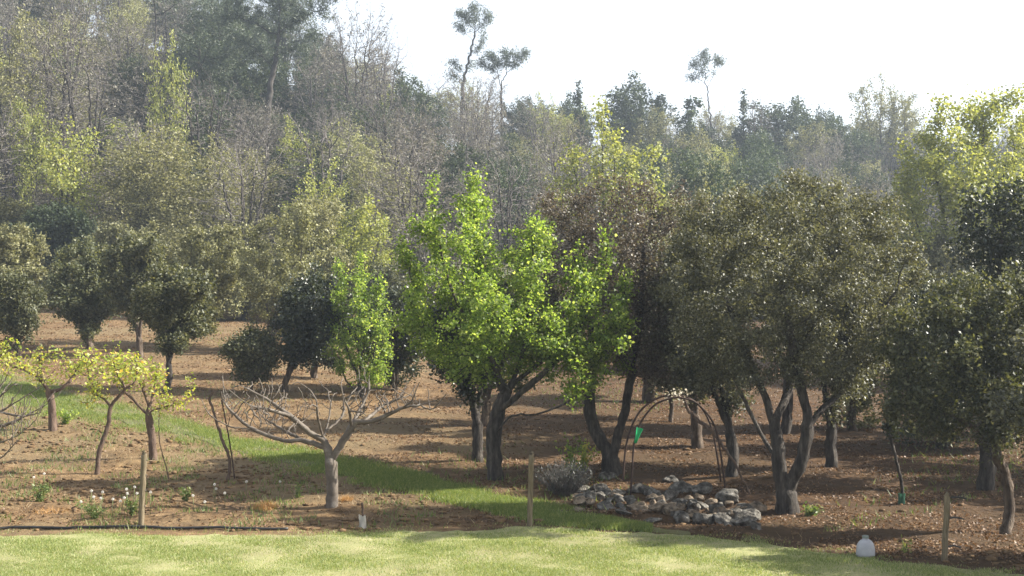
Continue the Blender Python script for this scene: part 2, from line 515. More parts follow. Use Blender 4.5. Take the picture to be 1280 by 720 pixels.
# lawn: a sheet up to its own edge
tx = np.linspace(-16, 16, 320); tt = np.concatenate([np.linspace(0, 0.6, 10)[:-1], np.linspace(0.6, 1, 70)])
X, T = np.meshgrid(tx, tt)
Y = 4 + (lawn_edge(X) - 0.22 - 4) * T
Z = hbase(X, Y) + 0.012 - 0.05 * (T > 0.999) + 0.006 * np.sin(X * 4 + Y * 3)
V = np.stack([X, Y, Z], -1).reshape(-1, 3)
i = (np.arange(len(tt) - 1)[:, None] * len(tx) + np.arange(len(tx) - 1)[None]).ravel()
kind(mk('lawn', V, [np.stack([i, i + 1, i + len(tx) + 1, i + len(tx)], -1)], M['lawn'], smooth=True), 'structure')

# grass path strip
def strip_pts(s, t):
    k_ = np.linspace(0, 1, len(PLO))
    lo = np.stack([np.interp(s, k_, PLO[:, 0]), np.interp(s, k_, PLO[:, 1])], -1)
    hi = np.stack([np.interp(s, k_, PHI[:, 0]), np.interp(s, k_, PHI[:, 1])], -1)
    return lo + (hi - lo) * t[..., None]
ss = np.linspace(0, 0.97, 160); t2 = np.linspace(0, 1, 30)
SS, TT = np.meshgrid(ss, t2)
wob = 0.06 * np.sin(SS * 60) + 0.04 * np.sin(SS * 137)
P2 = strip_pts(SS, 0.2 + 0.6 * TT + (wob + 0.05 * np.sin(SS * 251)) * (TT - 0.5) * 2)
edge_dn = 0.03 * ((TT < 0.001) | (TT > 0.999))
Z = hbase(P2[..., 0], P2[..., 1]) + 0.012 - edge_dn
V = np.concatenate([P2, Z[..., None]], -1).reshape(-1, 3)
i = (np.arange(len(t2) - 1)[:, None] * len(ss) + np.arange(len(ss) - 1)[None]).ravel()
kind(mk('grass_path', V, [np.stack([i, i + 1, i + len(ss) + 1, i + len(ss)], -1)], M['grasspath'], smooth=True), 'structure')


def blades(rng, P, h, w, lean=0.5):
    n = len(P)
    a = rng.uniform(0, 2 * math.pi, n)
    d = np.stack([np.cos(a), np.sin(a), 0 * a], -1)
    hh = h * rng.uniform(0.5, 1.3, (n, 1)); l = lean * rng.uniform(0, 1, (n, 1)) * hh
    b = rng.uniform(0, 2 * math.pi, n)
    e = np.stack([np.cos(b), np.sin(b), 0 * b], -1)
    top = P + e * l + np.array([0, 0, 1]) * hh
    V = np.stack([P - d * w / 2, P + d * w / 2, top], 1).reshape(-1, 3)
    return V, np.arange(3 * n).reshape(-1, 3)


def patch(rng, x, y, s=1.0, seed=0):
    """cheap patch noise 0..1"""
    r_ = np.random.default_rng(seed)
    v = np.zeros_like(x)
    for k_ in range(5):
        a, b, c = r_.normal(0, 1.6 * s * (1 + k_ * 0.7), 2).tolist() + [r_.uniform(0, 6)]
        v += np.sin(a * x + b * y + c) / (1 + 0.4 * k_)
    return 0.5 + 0.22 * v


rng = np.random.default_rng(5)
# lawn blades
n = 620000
yy = rng.uniform(13.0, 17.6, n); xx = rng.uniform(-1, 1, n) * (yy * 0.43 + 0.8)
ok = in_lawn(xx, yy, -0.3)
dens = np.clip(patch(rng, xx, yy, 0.7, 3) * 1.5 - 0.05, 0.12, 1)
edge_d = lawn_edge(xx) - yy
dens *= np.clip((edge_d + 0.3) / 0.9, 0.0, 1) ** 1.3 * np.where(edge_d < 0.35, np.clip(patch(rng, xx, yy, 2.0, 4) * 3 - 0.9, 0.05, 1), 1)
worn = np.clip(patch(rng, xx, yy * 3.0, 0.5, 17) * 2.4 - 0.3, 0.3, 1)
dens *= np.where(edge_d < 1.1, worn, 1)
ok &= rng.uniform(0, 1, n) < dens
P = np.stack([xx, yy, hbase(xx, yy) + 0.008], -1)[ok]
hb = 0.026 * (0.6 + 0.9 * np.clip(patch(rng, P[:, 0], P[:, 1] * 2, 1.2, 61), 0, 1.2))[:, None]
V, F = blades(rng, P, hb, 0.008, 1.1)
kind(mk('lawn_grass', V, [F], M['blade']), 'stuff')
# path blades
n = 420000
s_ = rng.uniform(0, 0.93, n); t_ = rng.uniform(-0.4, 1.4, n)
p2 = strip_pts(s_, t_)
pn = patch(rng, p2[:, 0], p2[:, 1], 0.8, 8)
ok = (p2[:, 1] < 60) & (rng.uniform(0, 1, n) < np.clip(1.15 - np.abs(t_ - 0.5) * 1.6, 0, 1) ** 1.4 * np.clip(pn * 2.6 - 0.55, 0.12, 1))
P = np.stack([p2[:, 0], p2[:, 1], hbase(p2[:, 0], p2[:, 1])], -1)[ok]
V, F = blades(rng, P, 0.06, 0.014, 1.0)
kind(mk('path_grass', V, [F], M['blade_path']), 'stuff')

# leaf litter on the orchard floor
n = 230000
yy = 13.8 + (62 - 13.8) * rng.uniform(0, 1, n) ** 2.0; xx = rng.uniform(-1, 1, n) * (yy * 0.43 + 1)
ok = ~in_lawn(xx, yy, -0.1) & ~inpoly(xx, yy, PATHPOLY)
pt = np.array(PHI)
right_side = (yy > np.interp(xx, pt[:, 0], pt[:, 1])) | (xx > 2.2)
ok &= right_side | (rng.uniform(0, 1, n) < 0.22)
ok &= rng.uniform(0, 1, n) < np.clip(patch(rng, xx, yy * 1.5, 0.8, 21) * 2.6 - 0.75, 0.05, 1)
xx, yy = xx[ok], yy[ok]
P = np.stack([xx, yy, hsoil(xx, yy) + 0.012], -1)
sc_ = (0.55 + yy / 70)[:, None]
V, F = leafmesh(rng, P, 0.052 * sc_, 0.032 * sc_, flat=1.1, fold=0.4)
kind(mk('leaf_litter', V, [F], M['litter']), 'stuff')

# clods of earth on the tilled plot
def ico_verts():
    t = (1 + 5 ** 0.5) / 2
    v = np.array([(-1, t, 0), (1, t, 0), (-1, -t, 0), (1, -t, 0), (0, -1, t), (0, 1, t), (0, -1, -t), (0, 1, -t), (t, 0, -1), (t, 0, 1), (-t, 0, -1), (-t, 0, 1)]) / math.sqrt(1 + t * t)
    f = np.array([(0, 11, 5), (0, 5, 1), (0, 1, 7), (0, 7, 10), (0, 10, 11), (1, 5, 9), (5, 11, 4), (11, 10, 2), (10, 7, 6), (7, 1, 8), (3, 9, 4), (3, 4, 2), (3, 2, 6), (3, 6, 8), (3, 8, 9), (4, 9, 5), (2, 4, 11), (6, 2, 10), (8, 6, 7), (9, 8, 1)])
    return v, f
IV, IF = ico_verts()
def lumps(rng, P, size):
    n = len(P)
    v = IV[None] * (1 + rng.normal(0, 0.22, (n, 12, 1))) * size[:, None, None] * np.array([1.35, 1.1, 0.62]) * rng.uniform(0.7, 1.3, (n, 1, 3))
    V = (P[:, None] + v).reshape(-1, 3)
    F = (IF[None] + (np.arange(n) * 12)[:, None, None]).reshape(-1, 3)
    return V, F
n = 34000
yy = rng.uniform(13.8, 30, n); xx = rng.uniform(-1, 1, n) * (yy * 0.43 + 1)
ok = ~in_lawn(xx, yy, 0.0) & ~inpoly(xx, yy, PATHPOLY)
left = yy < np.interp(xx, PLO[:, 0], PLO[:, 1])
ok &= (left & (rng.uniform(0, 1, n) < np.clip(patch(rng, xx, yy * 2.5, 0.9, 31) * 3 - 1.1, 0.03, 1))) | (rng.uniform(0, 1, n) < 0.03)
xx, yy = xx[ok], yy[ok]
sz = 0.008 + 0.045 * rng.uniform(0, 1, len(xx)) ** 4.5
V, F = lumps(rng, np.stack([xx, yy, hsoil(xx, yy) + sz * 0.3], -1), sz)
kind(mk('earth_clods', V, [F], M['clod']), 'stuff')

# low weeds and dry stalks over the plot
n = 20000
yy = rng.uniform(16.5, 27, n); xx = rng.uniform(-11, 1.5, n)
ok = ~in_lawn(xx, yy, 0.0) & (yy < np.interp(xx, PLO[:, 0], PLO[:, 1]) + 0.3) & (patch(rng, xx, yy, 1.3, 44) > 0.53)
xx, yy = xx[ok], yy[ok]
V, F = blades(rng, np.stack([xx, yy, hsoil(xx, yy)], -1), 0.09, 0.016, 1.0)
kind(mk('plot_weeds', V, [F], M['weed']), 'stuff')
n = 9000
yy = rng.uniform(15.5, 27, n); xx = rng.uniform(-11, 4, n)
ok = ~in_lawn(xx, yy, -0.2) & (yy < np.interp(xx, PLO[:, 0], PLO[:, 1]) + 0.3) & (patch(rng, xx, yy, 1.0, 47) > 0.5)
xx, yy = xx[ok], yy[ok]
V, F = blades(rng, np.stack([xx, yy, hsoil(xx, yy)], -1), 0.07, 0.009, 2.2)
kind(mk('dry_straw', V, [F], M['drystraw']), 'stuff')
n = 22000
yy = 17 + 43 * rng.uniform(0, 1, n) ** 1.5; xx = rng.uniform(-1, 1, n) * (yy * 0.43 + 1)
ok = ~in_lawn(xx, yy, 0.0) & (yy > np.interp(xx, PHI[:, 0], PHI[:, 1])) & (patch(rng, xx, yy, 0.5, 52) > 0.68)
xx, yy = xx[ok], yy[ok]
V, F = blades(rng, np.stack([xx, yy, hsoil(xx, yy)], -1), 0.10, 0.022, 1.2)
kind(mk('orchard_weeds', V, [F], M['weed']), 'stuff')

# ------------------------------------------------------------------ trees built at their place
def tree(name, label, base, crown_blobs, stems, R0, leafmat_, nleaf, L, W, seed, cat='tree', group=None, r0=0.006,
         natt=700, step=None, thr=3, sd=0.06, bark='bark_dark', k=6, trop=(0, 0, 0.12), flat=0.3, kill=1.6, infl=14,
         root_flare=1.15, gn=0.07, alt=None, soil_z=None, crown_name='crown', jit=None, along=False, taper=0.25, stray=0.14, shoots=None):
    """base: (px,py); stems: polylines of (px,py[,dy]); crown_blobs: (px,py,rx,ry[,dy[,rd m]]) all read at the tree's own distance"""
    rng = np.random.default_rng(seed)
    b = ground(*base) if soil_z is None else at(base[0], base[1], soil_z)
    d0 = b[1]
    mpp = d0 / FPX
    b[2] = hsoil(b[0], b[1]) if soil_z is None else hbase(b[0], b[1])
    def w(px, py, dy=0.0):
        return at(px, py, d0 + dy) - b
    bl = []
    for q in crown_blobs:
        dy = q[4] if len(q) > 4 else 0
        rd = q[5] if len(q) > 5 else (q[2] + q[3]) * 0.5 * mpp
        c = w(q[0], q[1], dy)
        bl.append((*c, q[2] * mpp, rd, q[3] * mpp))
    bl = np.array(bl)
    if step is None:
        step = max(0.05, float(np.ptp(bl[:, 2]) + bl[:, 5].mean() * 2) / 32)
    jit = step * 0.05 if jit is None else jit
    sd_l = []
    for i_, s in enumerate(stems):
        pts = [w(*q) for q in s]
        if i_ == 0:
            pts[0] = np.array([0, 0, -0.12])
        sd_l.append(smooth_line(pts, step * 0.9, rng, jit))
    att = sample_blobs(rng, bl, natt, stray)
    att = att[att[:, 2] > 0.25 * mpp * 40]
    pos, par = grow(rng, att, sd_l, step, kill=kill, infl=infl, tropism=trop)
    if shoots:
        ns_, ln_ = shoots
        rad, cnt = radii(pos, par, R0, r0, taper)
        cand = np.arange(len(pos))[(rad < 0.4 * R0) & (par >= 0)]
        P_, Q_ = [pos], [par]; m_ = len(pos)
        for c in rng.choice(cand, ns_):
            l_ = ln_ * rng.uniform(0.45, 1.2)
            d_ = norm(np.array([*(rng.normal(0, 0.35, 2) + norm(pos[c] * np.array([1, 1, 0]))[:2] * 0.45), rng.uniform(0.4, 1.0)]))
            k_ = np.array([0.25, 0.5, 0.75, 1.0])[:, None] * l_
            P_.append(pos[c] + d_ * k_ + np.array([0, 0, 0.25]) * k_ ** 2 / l_ + rng.normal(0, 0.008, (4, 3)))
            Q_.append(np.array([c, m_, m_ + 1, m_ + 2])); m_ += 4
        pos = np.concatenate(P_); par = np.concatenate(Q_)
    rad, cnt = radii(pos, par, R0, r0, taper)
    zf = np.clip(1 - pos[:, 2] / (3.0 * R0), 0, 1)
    low = rad > 0.6 * R0
    rad = np.where(low, rad * (1 + (root_flare - 1) * zf ** 2), rad)
    t = thing(name, label, cat, b, 0, group)
    V, F = tubes(pos, par, rad, k, rng, gn)
    mk('trunk', V, [F], M[bark], t, smooth=True)
    if nleaf:
        C, ax = foliage_points(rng, pos, par, cnt, thr, nleaf, sd)
        keep = C[:, 2] > 0.05
        C, ax = C[keep], ax[keep]
        V, F = leafmesh(rng, C, L, W, flat=flat, axis=ax * 0.9 if along else None)
        mk(crown_name, V, [F], M[leafmat_], t)
    return t


def auto_blobs(rng, x0, y0, x1, y1, n=11):
    cx, cy = (x0 + x1) / 2, (y0 + y1) / 2; hx, hy = (x1 - x0) / 2, (y1 - y0) / 2
    out = []
    for i in range(n):
        a = 2 * math.pi * (i + rng.uniform(-0.5, 0.5)) / n
        r_ = rng.uniform(0.20, 0.44)
        q = rng.uniform(0.85, 1.0) - r_
        f = rng.uniform(0.75, 1.3)
        out.append((cx + hx * q * math.cos(a), cy - hy * q * math.sin(a), hx * r_ * f, hy * r_ / f, rng.uniform(-0.65, 0.65), None))
    for i in range(2):
        out.append((cx + hx * rng.uniform(-0.75, 0.75), y1 + hy * rng.uniform(-0.12, 0.14), hx * rng.uniform(0.12, 0.2), hy * rng.uniform(0.12, 0.2), rng.uniform(-0.5, 0.5), None))
    for i in range(3):
        out.append((cx + hx * rng.uniform(-0.3, 0.3), cy + hy * rng.uniform(-0.3, 0.3), hx * 0.42, hy * 0.42, rng.uniform(-0.5, 0.5), None))
    return out


def auto_tree(name, label, base, bbox, lm, nleaf, L, W, seed, R0=0.12, bark='bark_dark', nst=2, d=None, natt=520, **kw):
    rng = np.random.default_rng(seed + 1000)
    b = ground(*base) if d is None else at(base[0], base[1], d)
    mpp = b[1] / FPX
    bl = []
    for q in auto_blobs(rng, *bbox):
        rd = (q[2] + q[3]) * 0.5 * mpp
        bl.append((q[0], q[1], q[2], q[3], q[4] * (bbox[2] - bbox[0]) * 0.5 * mpp, rd))
    cx, cy = (bbox[0] + bbox[2]) / 2, (bbox[1] + bbox[3]) / 2
    x, y = base
    yb = bbox[3]
    yj = y - (y - min(yb, y - 12)) * (0.55 if nst > 1 else 1.0)
    wob = rng.uniform(-1, 1) * (y - yj) * 0.12
    xj = x + (cx - x) * 0.15 + wob
    stems = [[(x, y), ((x + xj) / 2 + wob, (y + yj) / 2), (xj, yj)]]
    for i in range(nst):
        u = (i + 0.5) / nst * 2 - 1 if nst > 1 else 0
        dy = rng.uniform(-0.4, 0.4) * (bbox[2] - bbox[0]) * 0.4 * mpp
        tx = cx + u * (bbox[2] - bbox[0]) * 0.26
        ty = cy + (bbox[3] - bbox[1]) * 0.1
        stems.append([(xj, yj), ((xj * 0.55 + tx * 0.45), yj + (ty - yj) * 0.5, dy * 0.5), (tx, ty, dy)])
    return tree(name, label, base, bl, stems, R0, lm, nleaf, L, W, seed, bark=bark, natt=natt, soil_z=d, **kw)


# --- the bright green tree in the middle: upright plumes
plumes = [(540, 262, 16, 50, 0), (590, 258, 30, 46, 0.1), (572, 310, 26, 60, -0.7), (515, 330, 26, 62, 0.2), (512, 400, 26, 46, -0.4), (545, 350, 32, 62, 0.6),
          (618, 320, 24, 52, -0.3), (666, 312, 24, 48, 0.0), (640, 370, 36, 60, 0.9), (690, 335, 18, 38, 0.6), (605, 400, 40, 50, -1.1), (712, 380, 26, 54, -0.3),
          (727, 345, 13, 46, 0.2), (755, 325, 11, 46, 0.0), (742, 378, 26, 52, 0.7), (781, 360, 17, 44, 0.0), (765, 410, 28, 44, -0.6), (668, 400, 32, 50, -0.9),
          (560, 440, 42, 30, -0.3), (530, 428, 26, 26, 0.4), (650, 440, 60, 34, 0.6), (740, 455, 40, 34, 0.3), (705, 450, 34, 36, -0.7), (590, 470, 26, 20, -0.5), (715, 484, 26, 16, -0.4), (774, 440, 20, 32, 0.5),
          (668, 276, 8, 16, 0), (755, 288, 7, 14, 0), (541, 225, 11, 18, 0), (596, 226, 20, 16, 0.1), (725, 310, 9, 14, 0.2), (690, 300, 12, 20, 0.4)]
plumes = [(p[0], p[1], p[2] * 1.04, p[3], p[4], max(0.2, p[2] * 0.014)) for p in plumes]
tree('maple_tree', 'tallest bright green tree in full spring leaf beside the grass path', (620, 600), plumes,
     [[(620, 600), (617, 560), (622, 515), (634, 490)],
      [(634, 490), (612, 455, 0.1), (588, 410, 0.2), (560, 350, 0.3), (542, 270, 0.0)],
      [(634, 490), (648, 460, 0.2), (660, 410, 0.1), (664, 350, 0), (667, 290, 0)],
      [(622, 515), (650, 492, -0.3), (690, 455, -0.4), (730, 400, -0.1), (755, 330, 0)],
      [(617, 545), (640, 520, -0.5), (670, 518, -0.8), (705, 505, -0.9), (730, 490, -0.6)],
      [(630, 495), (612, 440, -0.5), (598, 360, -0.4), (592, 260, 0.1)],
      [(640, 480), (690, 440, 0.6), (725, 390, 0.4), (728, 330, 0.2)],
      [(690, 455, -0.4), (745, 425, -0.2), (775, 390, 0), (783, 345, 0)],
      [(612, 460), (575, 440, 0.2), (530, 410, 0.1), (512, 340, 0.2)]],
     0.135, 'l_maple', 42000, 0.055, 0.044, 11, bark='bark_dark', natt=1250, step=0.12, thr=4, sd=0.07, k=7, trop=(0, 0, 0.35), flat=0.2, stray=0.08)

# --- big oak on the right
oakb = [(900, 300, 62, 60, 0.2), (960, 265, 62, 46, 0.0), (1030, 265, 62, 46, 0.3), (1090, 300, 56, 56, 0.0), (1130, 360, 40, 56, 0.2), (880, 370, 48, 64, -0.3),
        (950, 350, 70, 66, -0.9), (1040, 350, 66, 66, -0.8), (1080, 415, 60, 52, -0.2), (900, 440, 56, 52, 0.2), (985, 420, 70, 56, 0.3), (1040, 455, 50, 36, -0.5), (950, 460, 50, 34, -0.4), (865, 420, 34, 40, 0.6), (1000, 235, 46, 24, 0.2), (925, 250, 36, 26, 0.2), (1100, 265, 34, 30, 0.4)]
tree('oak_tree', 'broad dark oak forking low into two stems, right of the rock pile', (985, 640), oakb,
     [[(985, 640), (982, 618), (975, 595, 0)],
      [(975, 595), (972, 555, 0), (965, 525, 0.1), (950, 480, 0.2), (925, 420, 0.2), (900, 350, 0.2)],
      [(985, 612), (1003, 570, -0.2), (1010, 525, -0.2), (1000, 480, -0.2), (985, 400, -0.3), (970, 320, -0.2)],
      [(1008, 535, -0.2), (1030, 510, -0.1), (1060, 480, 0), (1085, 440, 0), (1110, 380, 0.1)],
      [(967, 530), (985, 490, 0.4), (1000, 440, 0.5), (1030, 360, 0.4), (1040, 290, 0.3)],
      [(968, 570), (950, 540, 0.4), (935, 510, 0.6), (912, 460, 0.7), (880, 410, 0.6)]],
     0.165, 'l_oak', 82000, 0.045, 0.024, 12, natt=1700, step=0.12, root_flare=1.1, thr=3, sd=0.07, k=8, trop=(0, 0, 0.2), flat=0.1, r0=0.004)

# --- bronze oak behind the bright tree
ob = [(730, 285, 60, 50, 0.4), (800, 265, 60, 44, 0.2), (850, 300, 44, 56, 0.4), (690, 330, 46, 60, 0.6), (770, 340, 70, 60, 0), (840, 380, 46, 60, 0), (720, 410, 60, 50, 0.5), (790, 430, 62, 46, 0.0), (850, 450, 30, 34, 0.3), (700, 260, 40, 34, 0.9), (770, 240, 50, 26, 0.6)]
tree('oak_tree', 'purplish brown oak with two curved trunks behind the iron arch', (766, 591), ob,
     [[(766, 591), (762, 575), (757, 560, 0)],
      [(757, 560), (742, 535, 0.1), (736, 500, 0.2), (740, 450, 0.3), (735, 370, 0.4), (725, 300, 0.4)],
      [(766, 578), (772, 545, -0.1), (782, 510, -0.1), (788, 470, 0), (800, 400, 0), (805, 310, 0.1)],
      [(740, 460, 0.3), (775, 420, 0.5), (840, 360, 0.4)],
      [(738, 480, 0.3), (710, 440, 0.5), (690, 360, 0.6)]],
     0.165, 'l_oakpurple', 40000, 0.05, 0.028, 13, natt=1100, step=0.14, thr=4, sd=0.09, k=8, trop=(0, 0, 0.2), flat=0.1, r0=0.004)

# --- oak crown on the right edge, close
rb = [(1125, 440, 34, 44, 0.5), (1150, 490, 46, 46, 0.4), (1180, 400, 50, 46, 0), (1235, 390, 56, 46, 0.1), (1290, 410, 50, 60, 0), (1210, 460, 60, 48, -0.3), (1260, 490, 50, 50, -0.2), (1170, 530, 40, 28, 0.4), (1130, 520, 26, 28, 0.5), (1240, 540, 40, 26, 0), (1290, 520, 36, 44, 0.2), (1195, 370, 40, 26, 0.2), (1240, 350, 34, 20, 0.3)]
tree('oak_tree', 'glossy leaved oak with thin pale bent trunk at right edge, behind wire post', (1256, 668), rb,
     [[(1256, 668), (1262, 640, 0.1), (1258, 600, 0.1), (1246, 570, 0)],
      [(1246, 570), (1240, 530, 0), (1220, 480, 0), (1190, 420, 0)],
      [(1246, 570), (1262, 520, 0.2), (1280, 450, 0.1)],
      [(1240, 545), (1190, 520, 0.3), (1150, 500, 0.4), (1130, 460, 0.5)]],
     0.075, 'l_holm', 34000, 0.060, 0.032, 14, natt=800, step=0.11, thr=4, sd=0.085, k=8, bark='bark_brown', trop=(0, 0, 0.15), flat=0.1, r0=0.004)
db = [(1250, 260, 44, 40, 0), (1300, 280, 50, 60, 0), (1215, 300, 34, 30, 0), (1270, 330, 56, 40, 0.4), (1310, 380, 60, 50, 0.6), (1240, 400, 50, 60, 1.2)]
tree('oak_tree', 'very dark oak with straight black trunk at right edge, behind pale bent trunk', (1232, 612), db,
     [[(1232, 612), (1234, 570), (1233, 530), (1238, 480, 0.2)], [(1238, 480, 0.2), (1245, 400, 0.2), (1252, 290, 0)], [(1238, 470, 0.2), (1280, 390, 0.3), (1300, 300, 0.1)]],
     0.13, 'l_oakdark', 20000, 0.07, 0.045, 15, natt=600, step=0.15, thr=4, sd=0.11, k=8, flat=0.1, r0=0.004)

# --- orchard trees: (kind name, label, base, bbox, leaf material, n, L, W, R0, bark, stems)
ORCH = 'trees of the orchard'
SPEC = [
    ('oak_tree', 'dark tree with one dark trunk just left of the bright green tree trunk', (596, 577), (520, 330, 660, 490), 'l_oakdark', 13000, 0.075, 0.045, 0.14, 'bark_dark', 2),
    ('oak_tree', 'oak with forked brown trunk between the arch and the big oak', (913, 598), (800, 265, 960, 495), 'l_oak', 22000, 0.065, 0.036, 0.13, 'bark_dark', 3),
    ('oak_tree', 'oak with straight brown trunk seen through the iron arch', (871, 560), (775, 300, 930, 490), 'l_oak', 15000, 0.08, 0.045, 0.14, 'bark_brown', 2),
    ('oak_tree', 'oak with plain straight dark trunk right of the low forked oak', (1040, 585), (955, 250, 1120, 505), 'l_oak', 18000, 0.07, 0.04, 0.13, 'bark_dark', 2),
    ('oak_tree', 'oak with short sunlit orange trunk far behind the big oak', (1066, 538), (1000, 290, 1150, 500), 'l_olive', 12000, 0.085, 0.05, 0.13, 'bark_brown', 2),
    ('oak_tree', 'olive topped oak rising behind the broad forked oak', (980, 543), (860, 212, 1120, 430), 'l_olive', 22000, 0.085, 0.045, 0.14, 'bark_dark', 3),
    ('oak_tree', 'oak with very thin straight trunk seen within the arch opening', (837, 527), (770, 330, 890, 475), 'l_oak', 8000, 0.09, 0.055, 0.07, 'bark_brown', 2),
    ('oak_tree', 'oak with thick distant trunk above the left shoulder of the arch', (813, 502), (720, 280, 880, 470), 'l_oak', 11000, 0.1, 0.06, 0.2, 'bark_brown', 2),
    ('oak_tree', 'oak with far trunk peeping from behind the black trunk by the bright tree', (604, 533), (540, 330, 690, 480), 'l_holm', 9000, 0.1, 0.06, 0.14, 'bark_brown', 2),
    ('oak_tree', 'oak at far right whose hanging boughs nearly touch the orchard floor', (1178, 560), (1090, 330, 1270, 545), 'l_oakdark', 14000, 0.08, 0.05, 0.13, 'bark_dark', 3),
    ('oak_tree', 'rounded holm oak with several pale stems, upper left orchard', (112, 437), (52, 288, 164, 425), 'l_holm', 17000, 0.10, 0.06, 0.17, 'bark_brown', 3),
    ('oak_tree', 'holm oak with one crooked dark trunk behind the yellow leaved trees', (205, 490), (160, 322, 276, 428), 'l_holm', 17000, 0.085, 0.05, 0.11, 'bark_dark', 2),
    ('oak_tree', 'tall holm oak with straight grey trunk left of the crooked one', (175, 447), (125, 280, 215, 405), 'l_holm', 11000, 0.10, 0.06, 0.14, 'bark_brown', 2),
    ('oak_tree', 'small grey green oak with spreading stems at the left edge', (26, 455), (-14, 332, 58, 425), 'l_holm', 9000, 0.09, 0.05, 0.1, 'bark_brown', 3),
    ('oak_tree', 'wide pale olive oak filling the left edge above the small oak', (48, 408), (-50, 275, 66, 370), 'l_olive', 11000, 0.13, 0.075, 0.15, 'bark_brown', 3),
    ('oak_tree', 'pale oak with short trunk showing right of the crooked holm oak', (228, 432), (200, 268, 310, 410), 'l_olive', 11000, 0.11, 0.065, 0.14, 'bark_brown', 2),
    ('oak_tree', 'tall loose olive grey tree with upright twigs, left of centre', (335, 440), (285, 240, 425, 425), 'l_olive', 12000, 0.10, 0.055, 0.13, 'bark_dark', 3),
    ('oak_tree', 'low bushy oak on thin stems behind the bare fig', (316, 492), (278, 408, 357, 472), 'l_holm', 8000, 0.075, 0.045, 0.05, 'bark_brown', 3),
    ('oak_tree', 'dark oak with short brown trunk beside the low bushy oak', (357, 491), (340, 345, 430, 455), 'l_oakdark', 11000, 0.085, 0.05, 0.12, 'bark_brown', 2),
    ('oak_tree', 'dark oak with clean trunk far behind the bare fig', (393, 472), (350, 335, 455, 445), 'l_oakdark', 9000, 0.09, 0.055, 0.14, 'bark_brown', 2),
    ('oak_tree', 'low dark oak tucked between the two bright green trees', (494, 488), (430, 355, 548, 480), 'l_oakdark', 12000, 0.085, 0.05, 0.11, 'bark_brown', 2),
]
for i, (nm, lb, bs, bb, lm, nl, L, W, R0, bk, ns) in enumerate(SPEC):
    auto_tree(nm, lb, bs, bb, lm, int(nl * 1.45), L, W, 200 + i, R0=R0 * 0.78, bark=bk, nst=ns, group=ORCH if nm == 'oak_tree' else None,
              thr=4, sd=0.10 if nm == 'oak_tree' else 0.08, flat=0.15)
ym = [(425, 345, 11, 30, 0), (450, 335, 11, 22, 0.2), (440, 375, 22, 30, -0.2), (470, 365, 16, 26, 0.2), (486, 395, 12, 24, 0), (415, 390, 14, 24, 0.2), (455, 410, 26, 30, -0.3), (425, 430, 18, 26, 0), (480, 430, 16, 28, 0.2), (445, 455, 24, 20, 0.1), (470, 470, 20, 22, -0.2)]
tree('maple_tree', 'small bright green tree with bushy stems behind the bare fig', (452, 497), [(*p, p[2] * 0.02) for p in ym],
     [[(452, 497), (450, 485), (448, 470)], [(448, 470), (432, 430, 0), (425, 350, 0)], [(448, 472), (455, 420, -0.2), (450, 345, 0.2)], [(452, 490), (470, 460, 0.1), (482, 400, 0)], [(452, 492), (430, 470, 0.2), (416, 400, 0.2)], [(450, 480), (468, 440, -0.2), (471, 360, 0.1)]],
     0.075, 'l_maple', 9500, 0.062, 0.052, 16, bark='bark_dark', natt=600, step=0.13, thr=3, sd=0.075, trop=(0, 0, 0.3), flat=0.2)
# oak standing just outside the right edge; its boughs reach into view
ob2 = [(1300, 510, 30, 36, 0), (1340, 550, 40, 40, 0), (1320, 440, 40, 40, 0.5), (1400, 500, 60, 40, 0), (1480, 470, 80, 50, 0.3), (1590, 500, 80, 50, 0), (1430, 570, 70, 40, -0.4), (1560, 580, 70, 40, 0.4), (1330, 470, 30, 26, 0.2)]
tree('oak_tree', 'low oak just past the right edge, its boughs hanging in beside the pale bent trunk', (1500, 706), [(q[0], q[1], q[2] * 1.15, q[3] * 1.15, q[4], 0.9) for q in ob2],
     [[(1500, 706), (1495, 680), (1485, 640)], [(1485, 640), (1440, 560, 0), (1370, 520, 0), (1310, 520, 0)], [(1485, 640), (1490, 560, 0.2), (1490, 480, 0)], [(1485, 620), (1550, 560, 0.2), (1590, 500, 0)]],
     0.13, 'l_oak', 44000, 0.065, 0.04, 17, natt=600, step=0.13, thr=4, sd=0.10, k=8, flat=0.1)
# the orchard goes on past the right edge and shades the floor in view
rb_ = np.random.default_rng(12)
src = auto_tree('oak_tree', 'oak of the orchard standing beyond the right edge', (1300, 560), (1190, 280, 1420, 500), 'l_oak', 14000, 0.085, 0.055, 260, R0=0.13, nst=3, group='oaks beyond the right edge', thr=4, sd=0.12, flat=0.15)
for x_, y_ in ((12.5, 19.5), (16.5, 23.0), (12.0, 27.5), (17.0, 32.5), (14.5, 37.0), (20.5, 18.0), (21.0, 28.0), (11.8, 22.5), (15.0, 30.0)):
    t = src.copy(); COL.objects.link(t)
    for ch in src.children:
        c = ch.copy(); COL.objects.link(c); c.parent = t
    t.location = (x_, y_, float(hsoil(x_, y_))); t.rotation_euler = (0, 0, rb_.uniform(0, 6.28))
t = src.copy(); COL.objects.link(t)
for ch in src.children:
    c = ch.copy(); COL.objects.link(c); c.parent = t
t.location = (7.9, 13.55, 0); t.rotation_euler = (0, 0, 2.0); t.scale = (0.52, 0.34, 0.45)  # shrunken copy, added out of view to shade the lawn corner
